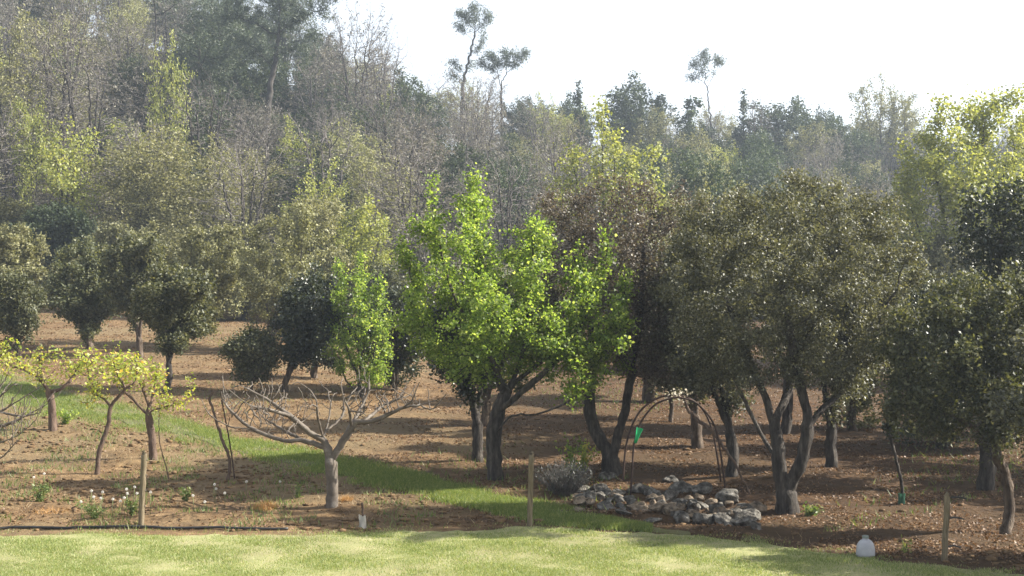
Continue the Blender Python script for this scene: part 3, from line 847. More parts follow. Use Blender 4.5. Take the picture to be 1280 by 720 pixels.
# trees along the foot of the wood, read at a stated distance
FOOT = 'trees along the foot of the wood'
SPEC2 = [
    ('oak_tree', 'dense dark green oak over the pale olive oak, left edge', (75, 395), (15, 252, 125, 330), 'l_ever', 9000, 0.16, 0.10, 62),
    ('oak_tree', 'yellowish olive oak behind the rounded holm oak', (150, 398), (100, 282, 196, 352), 'l_olive', 9000, 0.15, 0.09, 60),
    ('oak_tree', 'pale feathery oak between straight grey trunk and loose olive grey tree', (270, 400), (218, 280, 322, 380), 'l_olive', 9000, 0.15, 0.085, 58),
    ('oak_tree', 'pale yellow budding tree left of the bright green tree top', (452, 400), (405, 248, 505, 380), 'l_spring', 4200, 0.14, 0.09, 60),
    ('oak_tree', 'silvery olive tree above the small bright green tree', (390, 398), (340, 235, 440, 370), 'l_bud', 9000, 0.14, 0.08, 60),
    ('oak_tree', 'brownish oak behind the left half of the bright green tree', (545, 405), (470, 262, 610, 400), 'l_greybud', 9000, 0.15, 0.08, 58),
    ('oak_tree', 'brownish oak rising just right of the bright green tree top', (690, 420), (625, 232, 770, 400), 'l_greybud', 9000, 0.15, 0.085, 52),
    ('oak_tree', 'olive brown oak behind the purplish oak', (830, 430), (765, 225, 890, 400), 'l_bud', 9000, 0.14, 0.08, 50),
    ('oak_tree', 'tan topped oak left of the olive topped oak', (890, 430), (840, 225, 960, 400), 'l_olive', 9000, 0.12, 0.07, 46),
    ('oak_tree', 'grey green oak under the large yellow green tree', (1150, 440), (1085, 270, 1215, 430), 'l_olive', 9000, 0.13, 0.075, 45),
    ('oak_tree', 'dull green oak low at the right edge, under the yellow green tree', (1250, 450), (1195, 300, 1320, 450), 'l_ever', 9000, 0.13, 0.075, 42),
]
SPEC2 += [
    ('oak_tree', 'lit olive oak low between the crooked holm oak and the low bushy oak', (265, 402), (225, 300, 312, 408), 'l_olive', 8000, 0.13, 0.08, 56),
    ('oak_tree', 'small grey olive oak behind the tall straight trunked holm oak', (195, 395), (165, 282, 240, 350), 'l_bud', 8000, 0.15, 0.085, 64),
    ('oak_tree', 'cream budding oak left of the loose olive grey tree', (305, 395), (262, 290, 352, 405), 'l_bud', 8000, 0.14, 0.08, 57),
    ('oak_tree', 'dull olive oak between dark oak and small bright green tree', (415, 402), (372, 300, 452, 402), 'l_olive', 7000, 0.14, 0.08, 57),
    ('oak_tree', 'grey holm oak just above the low dark oak', (480, 405), (440, 325, 525, 410), 'l_holm', 7000, 0.13, 0.08, 54),
    ('oak_tree', 'hazy grey oak at the far left, between edge and rounded holm oak', (15, 385), (-25, 248, 60, 315), 'l_bud', 8000, 0.16, 0.09, 68),
    ('oak_tree', 'olive oak whose crown touches the left side of the purplish oak', (650, 440), (600, 330, 720, 440), 'l_holm', 9000, 0.11, 0.07, 44),
    ('oak_tree', 'drab oak filling the gap right of the big oak', (1120, 470), (1060, 310, 1185, 470), 'l_holm', 9000, 0.11, 0.065, 38),
    ('oak_tree', 'pale oak far behind the iron arch', (850, 470), (795, 330, 915, 455), 'l_olive', 8000, 0.11, 0.07, 40),
]
for i, (nm, lb, bs, bb, lm, nl, L, W, d) in enumerate(SPEC2):
    auto_tree(nm, lb, bs, bb, lm, int(nl * 1.6), L, W, 300 + i, R0=0.15, bark='bark_far', nst=3, d=d, group=FOOT, thr=4, sd=0.16, flat=0.15)

# yellow-green trees standing at the foot of the wood
sp = [(1180, 165, 40, 40, 0), (1235, 150, 46, 36, 0.3), (1270, 200, 36, 60, 0), (1140, 215, 36, 40, 0), (1200, 225, 56, 50, -1), (1255, 260, 46, 50, 0), (1125, 265, 30, 40, 0.5), (1185, 290, 50, 34, 0), (1215, 130, 26, 20, 0), (1265, 135, 26, 26, 0)]
tree('ash_tree', 'large yellow green tree in young leaf at upper right', (1190, 430), sp,
     [[(1190, 430), (1190, 380), (1192, 330)], [(1192, 330), (1178, 260, 0), (1165, 190, 0)], [(1192, 330), (1215, 250, 0.5), (1232, 150, 0.3)], [(1192, 340), (1240, 280, 0), (1268, 190, 0)], [(1190, 350), (1150, 290, 0), (1130, 240, 0)]],
     0.2, 'l_spring', 21000, 0.115, 0.085, 31, natt=900, step=0.26, thr=5, sd=0.16, bark='bark_far', soil_z=44, trop=(0, 0, 0.3))
sp = [(752, 160, 14, 40, 0), (770, 200, 16, 36, 0.5), (725, 215, 26, 30, 0), (700, 235, 20, 30, 0.3), (790, 215, 22, 34, 0), (815, 190, 18, 20, 0), (820, 240, 18, 30, 0), (755, 255, 46, 36, 0), (712, 180, 14, 14, 0), (690, 262, 22, 24, 0), (800, 268, 30, 24, 0)]
tree('ash_tree', 'sparse pale yellow tree with bare upright poles above the purplish oak', (757, 420), sp,
     [[(757, 420), (757, 350), (756, 300)], [(756, 300), (754, 220, 0), (751, 128, 0)], [(757, 310), (780, 250, 0), (792, 195, 0)], [(756, 320), (728, 260, 0), (712, 180, 0)], [(757, 300), (766, 240, 0.3), (770, 170, 0.3)], [(757, 330), (800, 270, 0), (820, 190, 0)]],
     0.17, 'l_spring', 5000, 0.13, 0.10, 32, natt=420, step=0.26, thr=3, sd=0.17, bark='bark_far', soil_z=50, trop=(0, 0, 0.45))

# --- the bare fig
figb = [(330, 505, 50, 30, 0), (300, 500, 36, 24, 0.4), (375, 500, 30, 26, -0.5), (370, 520, 50, 24, 0.7), (440, 500, 30, 24, 0.3), (470, 500, 40, 26, -0.4), (510, 505, 34, 20, 0), (340, 530, 40, 20, -0.6), (460, 515, 40, 20, 0.7)]
FIG = [[(415, 636), (415, 605), (413, 575)],
       [(413, 577), (406, 552), (390, 543, -0.1), (363, 520, -0.2), (340, 503, -0.2), (302, 482, -0.2)],
       [(408, 560), (380, 551, 0.1), (353, 550, 0.2), (317, 537, 0.3), (290, 515, 0.3), (277, 498, 0.3)],
       [(404, 548), (397, 522, -0.3), (395, 500, -0.4), (388, 488, -0.4), (373, 478, -0.5)],
       [(404, 548), (411, 525, 0.2), (413, 508, 0.3), (416, 496, 0.3)],
       [(406, 540), (424, 525, 0.2), (430, 512, 0.3), (427, 482, 0.3)],
       [(413, 577), (430, 550), (443, 528)],
       [(443, 528), (470, 525, -0.1), (503, 510, -0.2), (525, 506, -0.2), (548, 499, -0.2)],
       [(443, 528), (452, 508, 0.3), (460, 492, 0.4), (461, 476, 0.4)],
       [(455, 527), (478, 508, 0.4), (500, 498, 0.5), (520, 492, 0.6)],
       [(440, 535), (436, 512, -0.3), (430, 498, -0.4), (425, 482, -0.5)],
       [(363, 520, -0.2), (335, 512, -0.5), (310, 505, -0.7), (285, 487, -0.8)],
       [(380, 551, 0.1), (350, 535, 0.6), (325, 518, 0.9), (318, 500, 1.0)],
       [(503, 510, -0.2), (515, 500, -0.5), (520, 486, -0.6)], [(525, 506), (538, 512, 0.1), (546, 508, 0.1)],
       [(317, 537, 0.3), (285, 532, 0.2), (262, 518, 0.2), (252, 500, 0.2)]]
tree('fig_tree', 'bare pale grey fig tree with low spreading limbs on the tilled plot', (415, 636), figb, FIG, 0.088, None, 0, 0, 0, 41,
     natt=200, step=0.07, bark='bark_fig', k=8, r0=0.0066, taper=0.0, shoots=(60, 0.24), trop=(0, 0, 0.6), infl=9, kill=1.5, gn=0.05, root_flare=1.15)
b2 = [(20, 505, 30, 26, 0), (-10, 500, 40, 30, 0.3), (35, 520, 22, 14, -0.3), (10, 540, 30, 14, 0.2)]
tree('fig_tree', 'bare fig branches reaching in from the left edge', (-75, 640), b2,
     [[(-75, 640), (-74, 600), (-70, 575)], [(-70, 575), (-40, 540, 0), (0, 515, 0), (40, 490, 0), (52, 482, 0)], [(-70, 575), (-30, 545, 0.3), (15, 528, 0.4), (55, 508, 0.4)],
      [(-70, 575), (-20, 560, -0.3), (20, 545, -0.4), (45, 525, -0.4)], [(-40, 540, 0), (-15, 510, 0), (20, 478, 0)], [(0, 515, 0), (25, 520, -0.3), (50, 516, -0.4)], [(-40, 560), (-5, 575, -0.3), (25, 548, -0.5)],
      [(-70, 580), (-110, 540), (-140, 500)]],
     0.085, None, 0, 0, 0, 42, natt=70, step=0.07, bark='bark_fig', k=7, r0=0.006, shoots=(40, 0.26), trop=(0, 0, 0.5), infl=9)

# --- three small yellow leaved trees
YL = 'yellow leaved young trees'
tree('persimmon_tree', 'left yellow leaved small tree with short thick trunk', (66, 538), [(20, 450, 26, 18, 0), (60, 448, 26, 14, 0.3), (95, 452, 26, 20, 0), (40, 468, 26, 12, -0.3), (85, 470, 20, 10, 0.3), (5, 440, 14, 12, 0)],
     [[(66, 538), (65, 510), (62, 490)], [(62, 490), (48, 472, 0), (30, 462, 0), (12, 455, 0), (0, 442, 0)], [(62, 490), (78, 485, -0.1), (92, 470, 0), (100, 455, 0)], [(62, 490), (52, 470, 0.2), (50, 435, 0.2)]],
     0.085, 'l_yellow', 900, 0.075, 0.048, 51, group=YL, natt=150, step=0.10, bark='bark_vine', k=8, thr=5, sd=0.08, r0=0.007, trop=(0, 0, 0.3), root_flare=1.2)
tree('persimmon_tree', 'middle yellow leaved small tree on a thin dark crooked trunk', (121, 592), [(110, 462, 24, 18, 0), (140, 452, 26, 20, 0.2), (165, 462, 22, 20, 0), (130, 478, 26, 12, -0.3)],
     [[(121, 592), (124, 565), (134, 535), (138, 508)], [(138, 508), (128, 497, 0), (118, 494, 0), (112, 503, 0), (101, 503, 0)], [(138, 508), (148, 496, 0), (156, 486, 0), (148, 470, 0), (142, 455, 0)], [(156, 486, 0), (168, 478, 0), (172, 458, 0)], [(118, 494, 0), (112, 475, 0.1), (108, 455, 0.1)]],
     0.042, 'l_yellow', 850, 0.068, 0.042, 52, group=YL, natt=130, step=0.08, bark='bark_vine', k=7, thr=5, sd=0.07, r0=0.006, trop=(0, 0, 0.3), root_flare=1.2)
tree('persimmon_tree', 'right yellow leaved small tree with dead side limb and split trunk', (192, 575), [(170, 470, 26, 26, 0), (195, 462, 18, 20, 0.2), (200, 490, 14, 20, 0), (150, 460, 20, 20, -0.2), (230, 468, 18, 5, 0.3)],
     [[(192, 575), (190, 550), (186, 520)], [(186, 520), (176, 510, 0), (165, 498, 0), (155, 488, 0), (148, 465, 0)], [(186, 520), (185, 505, 0.1), (178, 485, 0.1), (172, 470, 0.1)], [(187, 514), (205, 509, 0), (225, 504, 0), (241, 494, 0)], [(186, 512), (192, 490, 0.2), (196, 462, 0.2)]],
     0.075, 'l_yellow', 850, 0.068, 0.042, 53, group=YL, natt=120, step=0.08, bark='bark_vine', k=8, thr=5, sd=0.07, r0=0.006, trop=(0, 0, 0.3), root_flare=1.2)

# sapling at right with a green guard
t = tree('sapling', 'thin leaning sapling with green guard round its foot', (1127, 628), [(1118, 500, 14, 20, 0), (1122, 530, 12, 14, 0)],
         [[(1127, 628), (1126, 600), (1118, 565), (1110, 535), (1108, 505)]], 0.026, 'l_oakdark', 500, 0.07, 0.04, 61, natt=40, step=0.09, thr=2, sd=0.06, r0=0.005, root_flare=1.0)
V, Fs = polytube([(0, 0, -0.02), (0, 0, 0.08), (0.004, 0, 0.16)], [0.055, 0.05, 0.054], 10)
mk('tree_guard', V, [Fs[0]], M['greenguard'], t)

# ------------------------------------------------------------------ forest prototypes
def proto(kindname, seed, H, blobs, stems, R0, lm, nleaf, L, W, bark='bark_far', natt=900, step=0.3, thr=3, sd=0.15, r0=0.012, k=4, trop=(0, 0, 0.2), flat=0.2, infl=14, jit=0.04, along=False):
    rng = np.random.default_rng(seed)
    bl = np.array(blobs, float)
    sl = [smooth_line(np.array(s, float), step, rng, jit) for s in stems]
    att = sample_blobs(rng, bl, natt)
    att = att[att[:, 2] > 0.5]
    pos, par = grow(rng, att, sl, step, infl=infl, tropism=trop)
    rad, cnt = radii(pos, par, R0, r0)
    V1, F1 = tubes(pos, par, rad, k, rng, 0.03)
    C, ax = foliage_points(rng, pos, par, cnt, thr, nleaf, sd)
    V2, F2 = leafmesh(rng, C, L, W, flat=flat, axis=ax if along else None)
    t = thing(kindname, '', 'tree')
    er = rad[1:] if len(F1) == (len(pos) - 1) * k else np.full(len(F1) // k, R0)
    mk('trunk', V1, [F1], None, t, smooth=True, mats=[M['bark_far'], M[bark]], midx=np.repeat((er < 0.028).astype(np.int32), k))
    mk('crown', V2, [F2], M[lm], t)
    return t


def vase(rng, H, Rw, zb, n=9):
    out = []
    for i in range(n):
        a = rng.uniform(0, 6.28); f = rng.uniform(0, 1)
        z = zb + (H - zb) * (0.2 + 0.7 * f)
        r_ = Rw * (0.35 + 0.5 * math.sin(math.pi * (0.25 + 0.6 * f))) * rng.uniform(0.6, 1)
        out.append((r_ * math.cos(a), r_ * math.sin(a), z, Rw * rng.uniform(0.35, 0.5), Rw * rng.uniform(0.35, 0.5), (H - zb) * rng.uniform(0.16, 0.26)))
    out.append((0, 0, (H * 0.6 + zb * 0.4), Rw * 0.6, Rw * 0.6, (H - zb) * 0.4))
    return out


def vstems(rng, H, Rw, zf, n=4):
    out = [[(0, 0, -0.4), (rng.normal(0, .1), 0, zf * 0.5), (rng.normal(0, .15), rng.normal(0, .1), zf)]]
    for i in range(n):
        a = 6.28 * (i + rng.uniform(-.3, .3)) / n
        q = rng.uniform(0.25, 0.6) * Rw
        out.append([out[0][-1], (q * .5 * math.cos(a), q * .5 * math.sin(a), zf + (H - zf) * 0.35), (q * math.cos(a), q * math.sin(a), zf + (H - zf) * 0.75)])
    return out


PRO = {}
def addp(kd, t):
    PRO.setdefault(kd, []).append(t)
for v in range(4):
    r_ = np.random.default_rng(500 + v); H = 9.0
    addp('grey', proto('bare_tree', 500 + v, H, vase(r_, H, 2.9, 2.0), vstems(r_, H, 2.4, 2.2, 5), 0.24, 'l_greybud', (700, 4200, 1500, 5500)[v], 0.16, 0.05, bark='bark_grey', natt=2800, step=0.24, thr=2, sd=0.12, r0=0.010, k=3, trop=(0, 0, 0.35), along=True))
for v in range(3):
    r_ = np.random.default_rng(520 + v); H = 8.0
    addp('bud', proto('budding_tree', 520 + v, H, vase(r_, H, 2.8, 1.4), vstems(r_, H, 2.2, 1.8, 4), 0.15, 'l_bud', 10500, 0.15, 0.085, bark='bark_far', natt=1300, step=0.28, thr=3, sd=0.16, r0=0.011, k=3, trop=(0, 0, 0.3)))
for v in range(3):
    r_ = np.random.default_rng(540 + v); H = 7.5
    addp('ever', proto('evergreen_oak_tree', 540 + v, H, vase(r_, H, 2.7, 1.2, 11), vstems(r_, H, 2.0, 1.5, 4), 0.16, 'l_ever', 11000, 0.17, 0.11, natt=900, step=0.3, thr=4, sd=0.18, k=4))
for v in range(2):
    r_ = np.random.default_rng(560 + v); H = 8.5
    addp('spring', proto('spring_tree', 560 + v, H, vase(r_, H, 2.1, 2.2, 10), vstems(r_, H, 1.6, 2.0, 4), 0.13, 'l_spring', 4200, 0.15, 0.11, natt=800, step=0.3, thr=3, sd=0.15, k=4, trop=(0, 0, 0.4)))
for v in range(2):
    r_ = np.random.default_rng(570 + v); H = 3.2
    addp('shrub', proto('shrub', 570 + v, H, vase(r_, H, 1.9, 0.4, 9), vstems(r_, H, 1.4, 0.4, 5), 0.06, 'l_bud', 4200, 0.13, 0.08, natt=500, step=0.2, thr=3, sd=0.14, k=3))
    addp('dshrub', proto('shrub', 580 + v, H, vase(r_, H, 1.8, 0.4, 9), vstems(r_, H, 1.4, 0.4, 5), 0.06, 'l_ever', 4200, 0.14, 0.09, natt=500, step=0.2, thr=3, sd=0.14, k=3))
for v in range(2):
    r_ = np.random.default_rng(590 + v); H = 7.5
    col = [(r_.normal(0, .3), r_.normal(0, .3), z, r_.uniform(0.7, 1.25) * (1.2 - z / H), r_.uniform(0.7, 1.25) * (1.2 - z / H), r_.uniform(0.4, 0.7)) for z in np.linspace(1.0, H - 0.6, 13)] + [(r_.normal(0, .6), r_.normal(0, .6), z, 0.3, 0.3, 0.9) for z in (3.2, 4.2, 5.2)]
    addp('ivy', proto('ivy_clad_tree', 590 + v, H, col, [[(0, 0, -0.4), (0.05, 0, H * 0.5), (0, 0.1, H)]], 0.2, 'l_ever', 6500, 0.16, 0.12, natt=800, step=0.22, thr=3, sd=0.12, k=5))
# umbrella pines
def pineblobs(rng, H, Rw, n=13, thick=0.16):
    o = []
    for i in range(n):
        a = rng.uniform(0, 6.28); q = Rw * math.sqrt(rng.uniform(0, 1)) * 0.9
        z = H * (1 - thick * 0.5) - H * thick * (q / Rw) ** 1.5 * rng.uniform(0.4, 1.3)
        o.append((q * math.cos(a), q * math.sin(a), z, Rw * 0.30, Rw * 0.30, H * thick * 0.30))
    return o
for v in range(2):
    r_ = np.random.default_rng(610 + v); H = 12.0
    pb = pineblobs(r_, H, 3.6, 18, 0.42)
    addp('pine', proto('pine_tree', 610 + v, H, pb, [[(0, 0, -0.5), (0.2, 0, H * 0.3), (-0.1, 0.1, H * 0.6), (0.1, 0, H * 0.85)]] + [[(0, 0, H * f), (1.3 * math.cos(a), 1.3 * math.sin(a), H * f + 0.5), (2.4 * math.cos(a), 2.4 * math.sin(a), H * f + 0.9)] for f, a in ((.5, 1), (.55, 3), (.62, 5), (.68, 0.2), (.72, 2.2), (.78, 4))],
                         0.24, 'l_pine', 9500, 0.26, 0.06, natt=700, step=0.34, thr=3, sd=0.2, r0=0.018, k=5, along=True))

ORD = {k_: 0 for k_ in PRO}
used = set()
NAMES = {'grey': 'bare_tree', 'bud': 'budding_tree', 'ever': 'evergreen_oak_tree', 'spring': 'spring_tree', 'shrub': 'shrub', 'dshrub': 'shrub', 'ivy': 'ivy_clad_tree', 'pine': 'pine_tree'}
LOOK = {'grey': 'leafless grey brown tree', 'bud': 'olive grey tree just coming into leaf', 'ever': 'dense dark evergreen oak', 'spring': 'yellow green tree in thin spring leaf',
        'shrub': 'pale olive shrub', 'dshrub': 'dark green shrub', 'ivy': 'narrow dark ivy clad tree', 'pine': 'tall pine with open crown'}


def place(kd, x, y, s=1.0, label=None, group=None, rz=None, v=None, sz=None, rnd=random.Random(9), z=None):
    src = PRO[kd][(ORD[kd] if v is None else v) % len(PRO[kd])]
    ORD[kd] += 1
    if src.name in used:
        t = src.copy(); COL.objects.link(t)
        for ch in src.children:
            c = ch.copy(); COL.objects.link(c); c.parent = t
    else:
        t = src; used.add(src.name)
    t.location = (x, y, float(hbase(x, y)) - 0.1 if z is None else z)
    t.rotation_euler = (0, 0, rnd.uniform(0, 6.28) if rz is None else rz)
    t.scale = (s, s, s if sz is None else sz)
    t['label'] = label; t['category'] = 'shrub' if 'shrub' in kd else 'tree'
    if group:
        t['group'] = group
    elif 'group' in t:
        del t['group']
    return t


def pix(p):
    p = np.asarray(p, float) - CAM
    c, s = math.cos(PITCH), math.sin(PITCH)
    yc = p[1] * c + p[2] * s; zc = -p[1] * s + p[2] * c
    return 640 + FPX * p[0] / yc, 360 - FPX * zc / yc


def place_px(kd, px, pytop, d, H, label, s_w=1.0, **kw):
    """stand a tree at distance d so that its top is seen at pytop"""
    p = at(px, pytop, d)
    zb = float(hbase(p[0], p[1])) - 0.1
    hh = max(p[2] - zb, 2.0)
    sz = hh / H
    return place(kd, p[0], p[1], s=s_w, sz=sz, label=label, **kw)


# hero skyline trees
HP = [
    ('pine', 590, 2, 126, 'lone tall pine with leaning trunk on the skyline'),
]
def hero_pine(label, base_px, d, blobs, stems, R0, nleaf, seed, L=0.26, W=0.06, natt=420, sd=0.26):
    return tree('pine_tree', label, base_px, blobs, stems, R0, 'l_pine', nleaf, L, W, seed, natt=natt, step=0.32, thr=3, sd=sd, bark='bark_far', soil_z=d, r0=0.014, k=5, trop=(0, 0, 0.1), along=True, flat=0, taper=0.7, jit=0.05)
hero_pine('lone tall pine with leaning trunk standing highest on the open skyline', (577, 160), 122,
          [(592, 9, 12, 5, 0), (576, 17, 10, 5, 0.8), (606, 17, 10, 5, -0.6), (588, 25, 9, 4, 1.2), (572, 31, 8, 4, -0.8), (602, 31, 9, 4, 0.5), (582, 40, 8, 4, 0), (614, 24, 5, 3, 0), (598, 45, 6, 3, 0), (568, 22, 4, 3, 0),
           (566, 76, 7, 3, 0), (600, 66, 6, 3, 0), (571, 90, 7, 3, 0), (560, 84, 4, 3, 0), (596, 84, 5, 3, 0)],
          [[(577, 160), (578, 120), (584, 82), (591, 55), (594, 34), (592, 14)], [(581, 92), (572, 82), (562, 77)], [(588, 66), (597, 62), (603, 52), (605, 40)], [(580, 100), (570, 98), (561, 92)], [(592, 50), (582, 42), (574, 34)], [(594, 40), (606, 30), (612, 22)], [(593, 36), (584, 26), (576, 18)]], 0.26, 4600, 71, natt=520, sd=0.24)
hero_pine('second skyline pine with flat wind blown crown beside the lone tall pine', (627, 165), 120,
          [(612, 70, 9, 4, 0), (628, 66, 8, 3, 0.6), (645, 68, 9, 4, -0.5), (658, 64, 7, 3, 0), (602, 80, 8, 4, 0.3), (622, 80, 9, 4, -0.7), (640, 80, 8, 3, 0.5), (652, 76, 7, 3, 0), (612, 88, 5, 3, 0), (636, 92, 4, 2, 0)],
          [[(627, 165), (627, 125), (624, 100), (622, 84), (618, 72)], [(625, 108), (632, 94), (642, 84), (654, 74)], [(622, 92), (611, 86), (603, 80)], [(632, 94), (634, 80), (630, 68)]], 0.18, 3800, 72, natt=480, sd=0.24)
hero_pine('slender thin crowned pine on the right of the skyline', (892, 190), 124,
          [(880, 65, 8, 4, 0), (870, 74, 7, 3, 0.6), (890, 73, 8, 4, -0.5), (862, 84, 7, 3, 0), (880, 82, 8, 3, 0.9), (898, 80, 6, 3, 0.2), (872, 93, 7, 3, -0.5), (888, 92, 6, 3, 0.4), (858, 96, 5, 2, 0), (904, 74, 4, 2, 0), (866, 104, 5, 2, 0)],
          [[(892, 190), (888, 150), (884, 115), (881, 90), (880, 68)], [(884, 112), (890, 98), (898, 82), (904, 75)], [(882, 104), (870, 98), (858, 96)], [(881, 94), (872, 84), (863, 82)]], 0.13, 2300, 73, natt=420, sd=0.22)
hero_pine('massive pine with thick bluish trunk cut by the top edge', (330, 230), 96,
          [(345, 8, 26, 10, 0), (300, 10, 22, 9, 0.9), (392, 6, 22, 9, -0.8), (320, 26, 22, 8, 1.4), (372, 24, 22, 8, -1.0), (282, 28, 18, 8, 0.3), (408, 22, 16, 7, 0.4), (300, 46, 22, 8, -1.0), (345, 40, 20, 8, 1.0), (392, 40, 18, 7, -0.4), (322, 62, 20, 7, 0.9), (366, 60, 20, 7, -0.9), (285, 62, 12, 6, 0), (345, 78, 16, 6, 1.2), (400, 58, 10, 5, 0), (345, -16, 50, 14, 0), (410, -8, 30, 10, 0), (290, -8, 30, 10, 0), (300, 84, 12, 6, 0.8), (380, 80, 12, 6, -0.6)],
          [[(330, 230), (332, 160), (340, 100), (347, 50), (350, 0), (350, -30)], [(344, 70), (362, 62), (385, 48)], [(342, 85), (318, 62), (295, 45)], [(348, 40), (380, 22), (400, 12)], [(348, 45), (310, 25), (285, 15)]], 0.36, 15000, 74, natt=1000, sd=0.18)
hero_pine('dark pine left of the massive pine, half hidden by undergrowth', (278, 220), 104,
          [(275, 20, 30, 24, 0), (250, 40, 24, 16, 0), (295, 55, 22, 20, 0), (262, 70, 26, 20, 0), (280, 95, 24, 20, 0.4), (255, 10, 20, 14, 0)],
          [[(278, 220), (277, 140), (274, 80), (273, 20)], [(275, 80), (258, 60)], [(276, 90), (292, 70)]], 0.22, 10000, 75, natt=500)
hero_pine('tall pine stem with few bare boughs touching the top edge', (196, 210), 92,
          [(215, -20, 40, 16, 0), (180, -22, 30, 14, 0)], [[(196, 210), (195, 120), (194, 40), (193, -25)], [(194, 20), (212, 12), (232, -8)], [(194, 8), (182, 2), (172, -8)]], 0.15, 4000, 76, natt=160)

rnd = random.Random(4)
H_ = {'grey': 9.0, 'bud': 8.0, 'ever': 7.5, 'spring': 8.5, 'ivy': 7.5, 'pine': 12.0, 'shrub': 3.2, 'dshrub': 3.2}
SK = [('ivy', 725, 103, 118, 'narrow ivy clad tree on the skyline right of the flat crowned pine', 1.35), ('ivy', 862, 122, 122, 'ivy clad tree at the foot of the slender skyline pine', 1.76),
      ('ivy', 930, 115, 122, 'ivy clad tree with two spikes right of the slender skyline pine', 1.35), ('ivy', 824, 118, 122, 'thin ivy clad pole between the two skyline pine groups', 1.08),
      ('ivy', 1060, 172, 105, 'dark ivy column low in the right hand wood', 0.9), ('ivy', 472, 150, 104, 'ivy draped trunk in the middle of the wood', 0.9),
      ('ever', 800, 108, 124, 'rounded evergreen on the skyline above the sparse yellow tree', 1.6), ('ever', 988, 124, 124, 'broad dark evergreen on skyline right of the ivy spikes', 1.7),
      ('grey', 947, 116, 120, 'bare stick like tree beside the ivy spikes on the skyline', 0.6), ('bud', 1100, 106, 122, 'tall feathery tree topping the right skyline', 1.2), ('bud', 1125, 114, 122, 'grey feathery tree at right end of the open skyline', 1.0),
      ('ever', 885, 178, 112, 'rounded dark evergreen bush like tree below the slender pine', 1.3), ('spring', 912, 178, 108, 'yellow tinged tree below the ivy spikes', 1.0),
      ('spring', 210, 62, 84, 'bright yellow green tree high among the grey wood at left', 0.75), ('spring', 45, 118, 76, 'small vivid green tree low on the left slope', 0.7), ('spring', 372, 160, 84, 'soft green tree under the massive pine', 0.8),
      ('grey', 75, 10, 82, 'large leafless tree with dark spreading limbs at upper left', 1.35), ('grey', 112, 60, 78, 'large leafless tree leaning right under the upper left sky', 1.2), ('grey', 445, 20, 104, 'tall leafless tree against the sky right of the massive pine', 1.2),
      ('grey', 480, 40, 110, 'thin leafless tree reaching into the open sky', 0.9), ('grey', 190, 150, 72, 'pale leafless tree above the straight grey trunk', 1.2), ('bud', 200, 165, 69, 'broad cream budding tree at the centre left of the slope', 1.35),
      ('bud', 20, 30, 86, 'pale olive budding tree in the top left corner', 1.3), ('ever', 520, 100, 112, 'grey green evergreen on the skyline left of the lone pine', 1.2), ('ever', 470, 130, 100, 'dark evergreen beside the ivy draped trunk', 1.2)]
taken = []
for kd, px, pt_, d, lb, sw in SK:
    t = place_px(kd, px, pt_, d, H_[kd], lb, s_w=sw, rnd=rnd)
    taken.append((t.location.x, t.location.y))
# the wood
cnt_f = 0
y = 67.0
row = 0
while y < 140:
    xw = y * 0.44 + 4
    x = -xw + rnd.uniform(0, 4)
    while x < xw:
        xx_, yy_ = x + rnd.uniform(-1.3, 1.3), y + rnd.uniform(-1.8, 1.8)
        x += 4.7 * (0.8 + y / 400)
        if yy_ < 64.5 + max(xx_, 0) * 0.30:
            continue
        if any((xx_ - a) ** 2 + (yy_ - b) ** 2 < 4 for a, b in taken):
            continue
        z_ = float(hbase(xx_, yy_))
        px, py = pix((xx_, yy_, z_ + 5))
        if px < -60 or px > 1340 or py < -60:
            continue
        r_ = rnd.random()
        if px < 480:
            kd = 'grey' if r_ < 0.46 else 'bud' if r_ < 0.76 else 'ever' if r_ < 0.90 else 'spring'
            if 190 < px < 440 and py < 190:
                kd = 'ever' if r_ < 0.5 else 'pine' if r_ < 0.62 else 'grey'
        elif px < 800:
            kd = 'grey' if r_ < 0.38 else 'bud' if r_ < 0.58 else 'ever' if r_ < 0.95 else 'spring'
        else:
            kd = 'grey' if r_ < 0.36 else 'bud' if r_ < 0.56 else 'ever'
        side = 'left' if px < 430 else 'middle' if px < 800 else 'right'
        lv = (yy_ - 64) / 72
        hgt = 'lower' if lv < 0.33 else 'middle' if lv < 0.66 else 'upper'
        lb = '%s on the %s %s wooded slope' % (LOOK[kd], hgt, {'left': 'left', 'middle': 'central', 'right': 'right'}[side])
        gr = '%ss, %s %s slope' % (LOOK[kd], hgt, {'left': 'left', 'middle': 'central', 'right': 'right'}[side])
        s = rnd.uniform(0.8, 1.15)
        if px > 640:
            s *= 0.95
        place(kd, xx_, yy_, s=s, sz=s * rnd.uniform(0.85, 1.12), label=lb, group=gr, rnd=rnd)
        cnt_f += 1
    y += 5.2; row += 1
# shrubs along the foot of the wood
for i in range(46):
    yy_ = rnd.uniform(61, 69); xx_ = rnd.uniform(-0.43, 0.43) * yy_
    yy_ += max(xx_, 0) * 0.30
    px, py = pix((xx_, yy_, float(hbase(xx_, yy_)) + 1))
    kd = 'shrub' if rnd.random() < 0.7 else 'dshrub'
    side = 'left' if px < 430 else 'central' if px < 800 else 'right hand'
    place(kd, xx_, yy_, s=rnd.uniform(0.8, 1.2), sz=rnd.uniform(0.7, 1.15), label='%s in the thicket at the %s foot of the wood' % (LOOK[kd], side), group='%ss, %s thicket' % (LOOK[kd], side), rnd=rnd)
print('forest trees', cnt_f)
for l_ in PRO.values():
    for t in l_:
        if t.name not in used:
            for ch in list(t.children):
                bpy.data.objects.remove(ch)
            bpy.data.objects.remove(t)
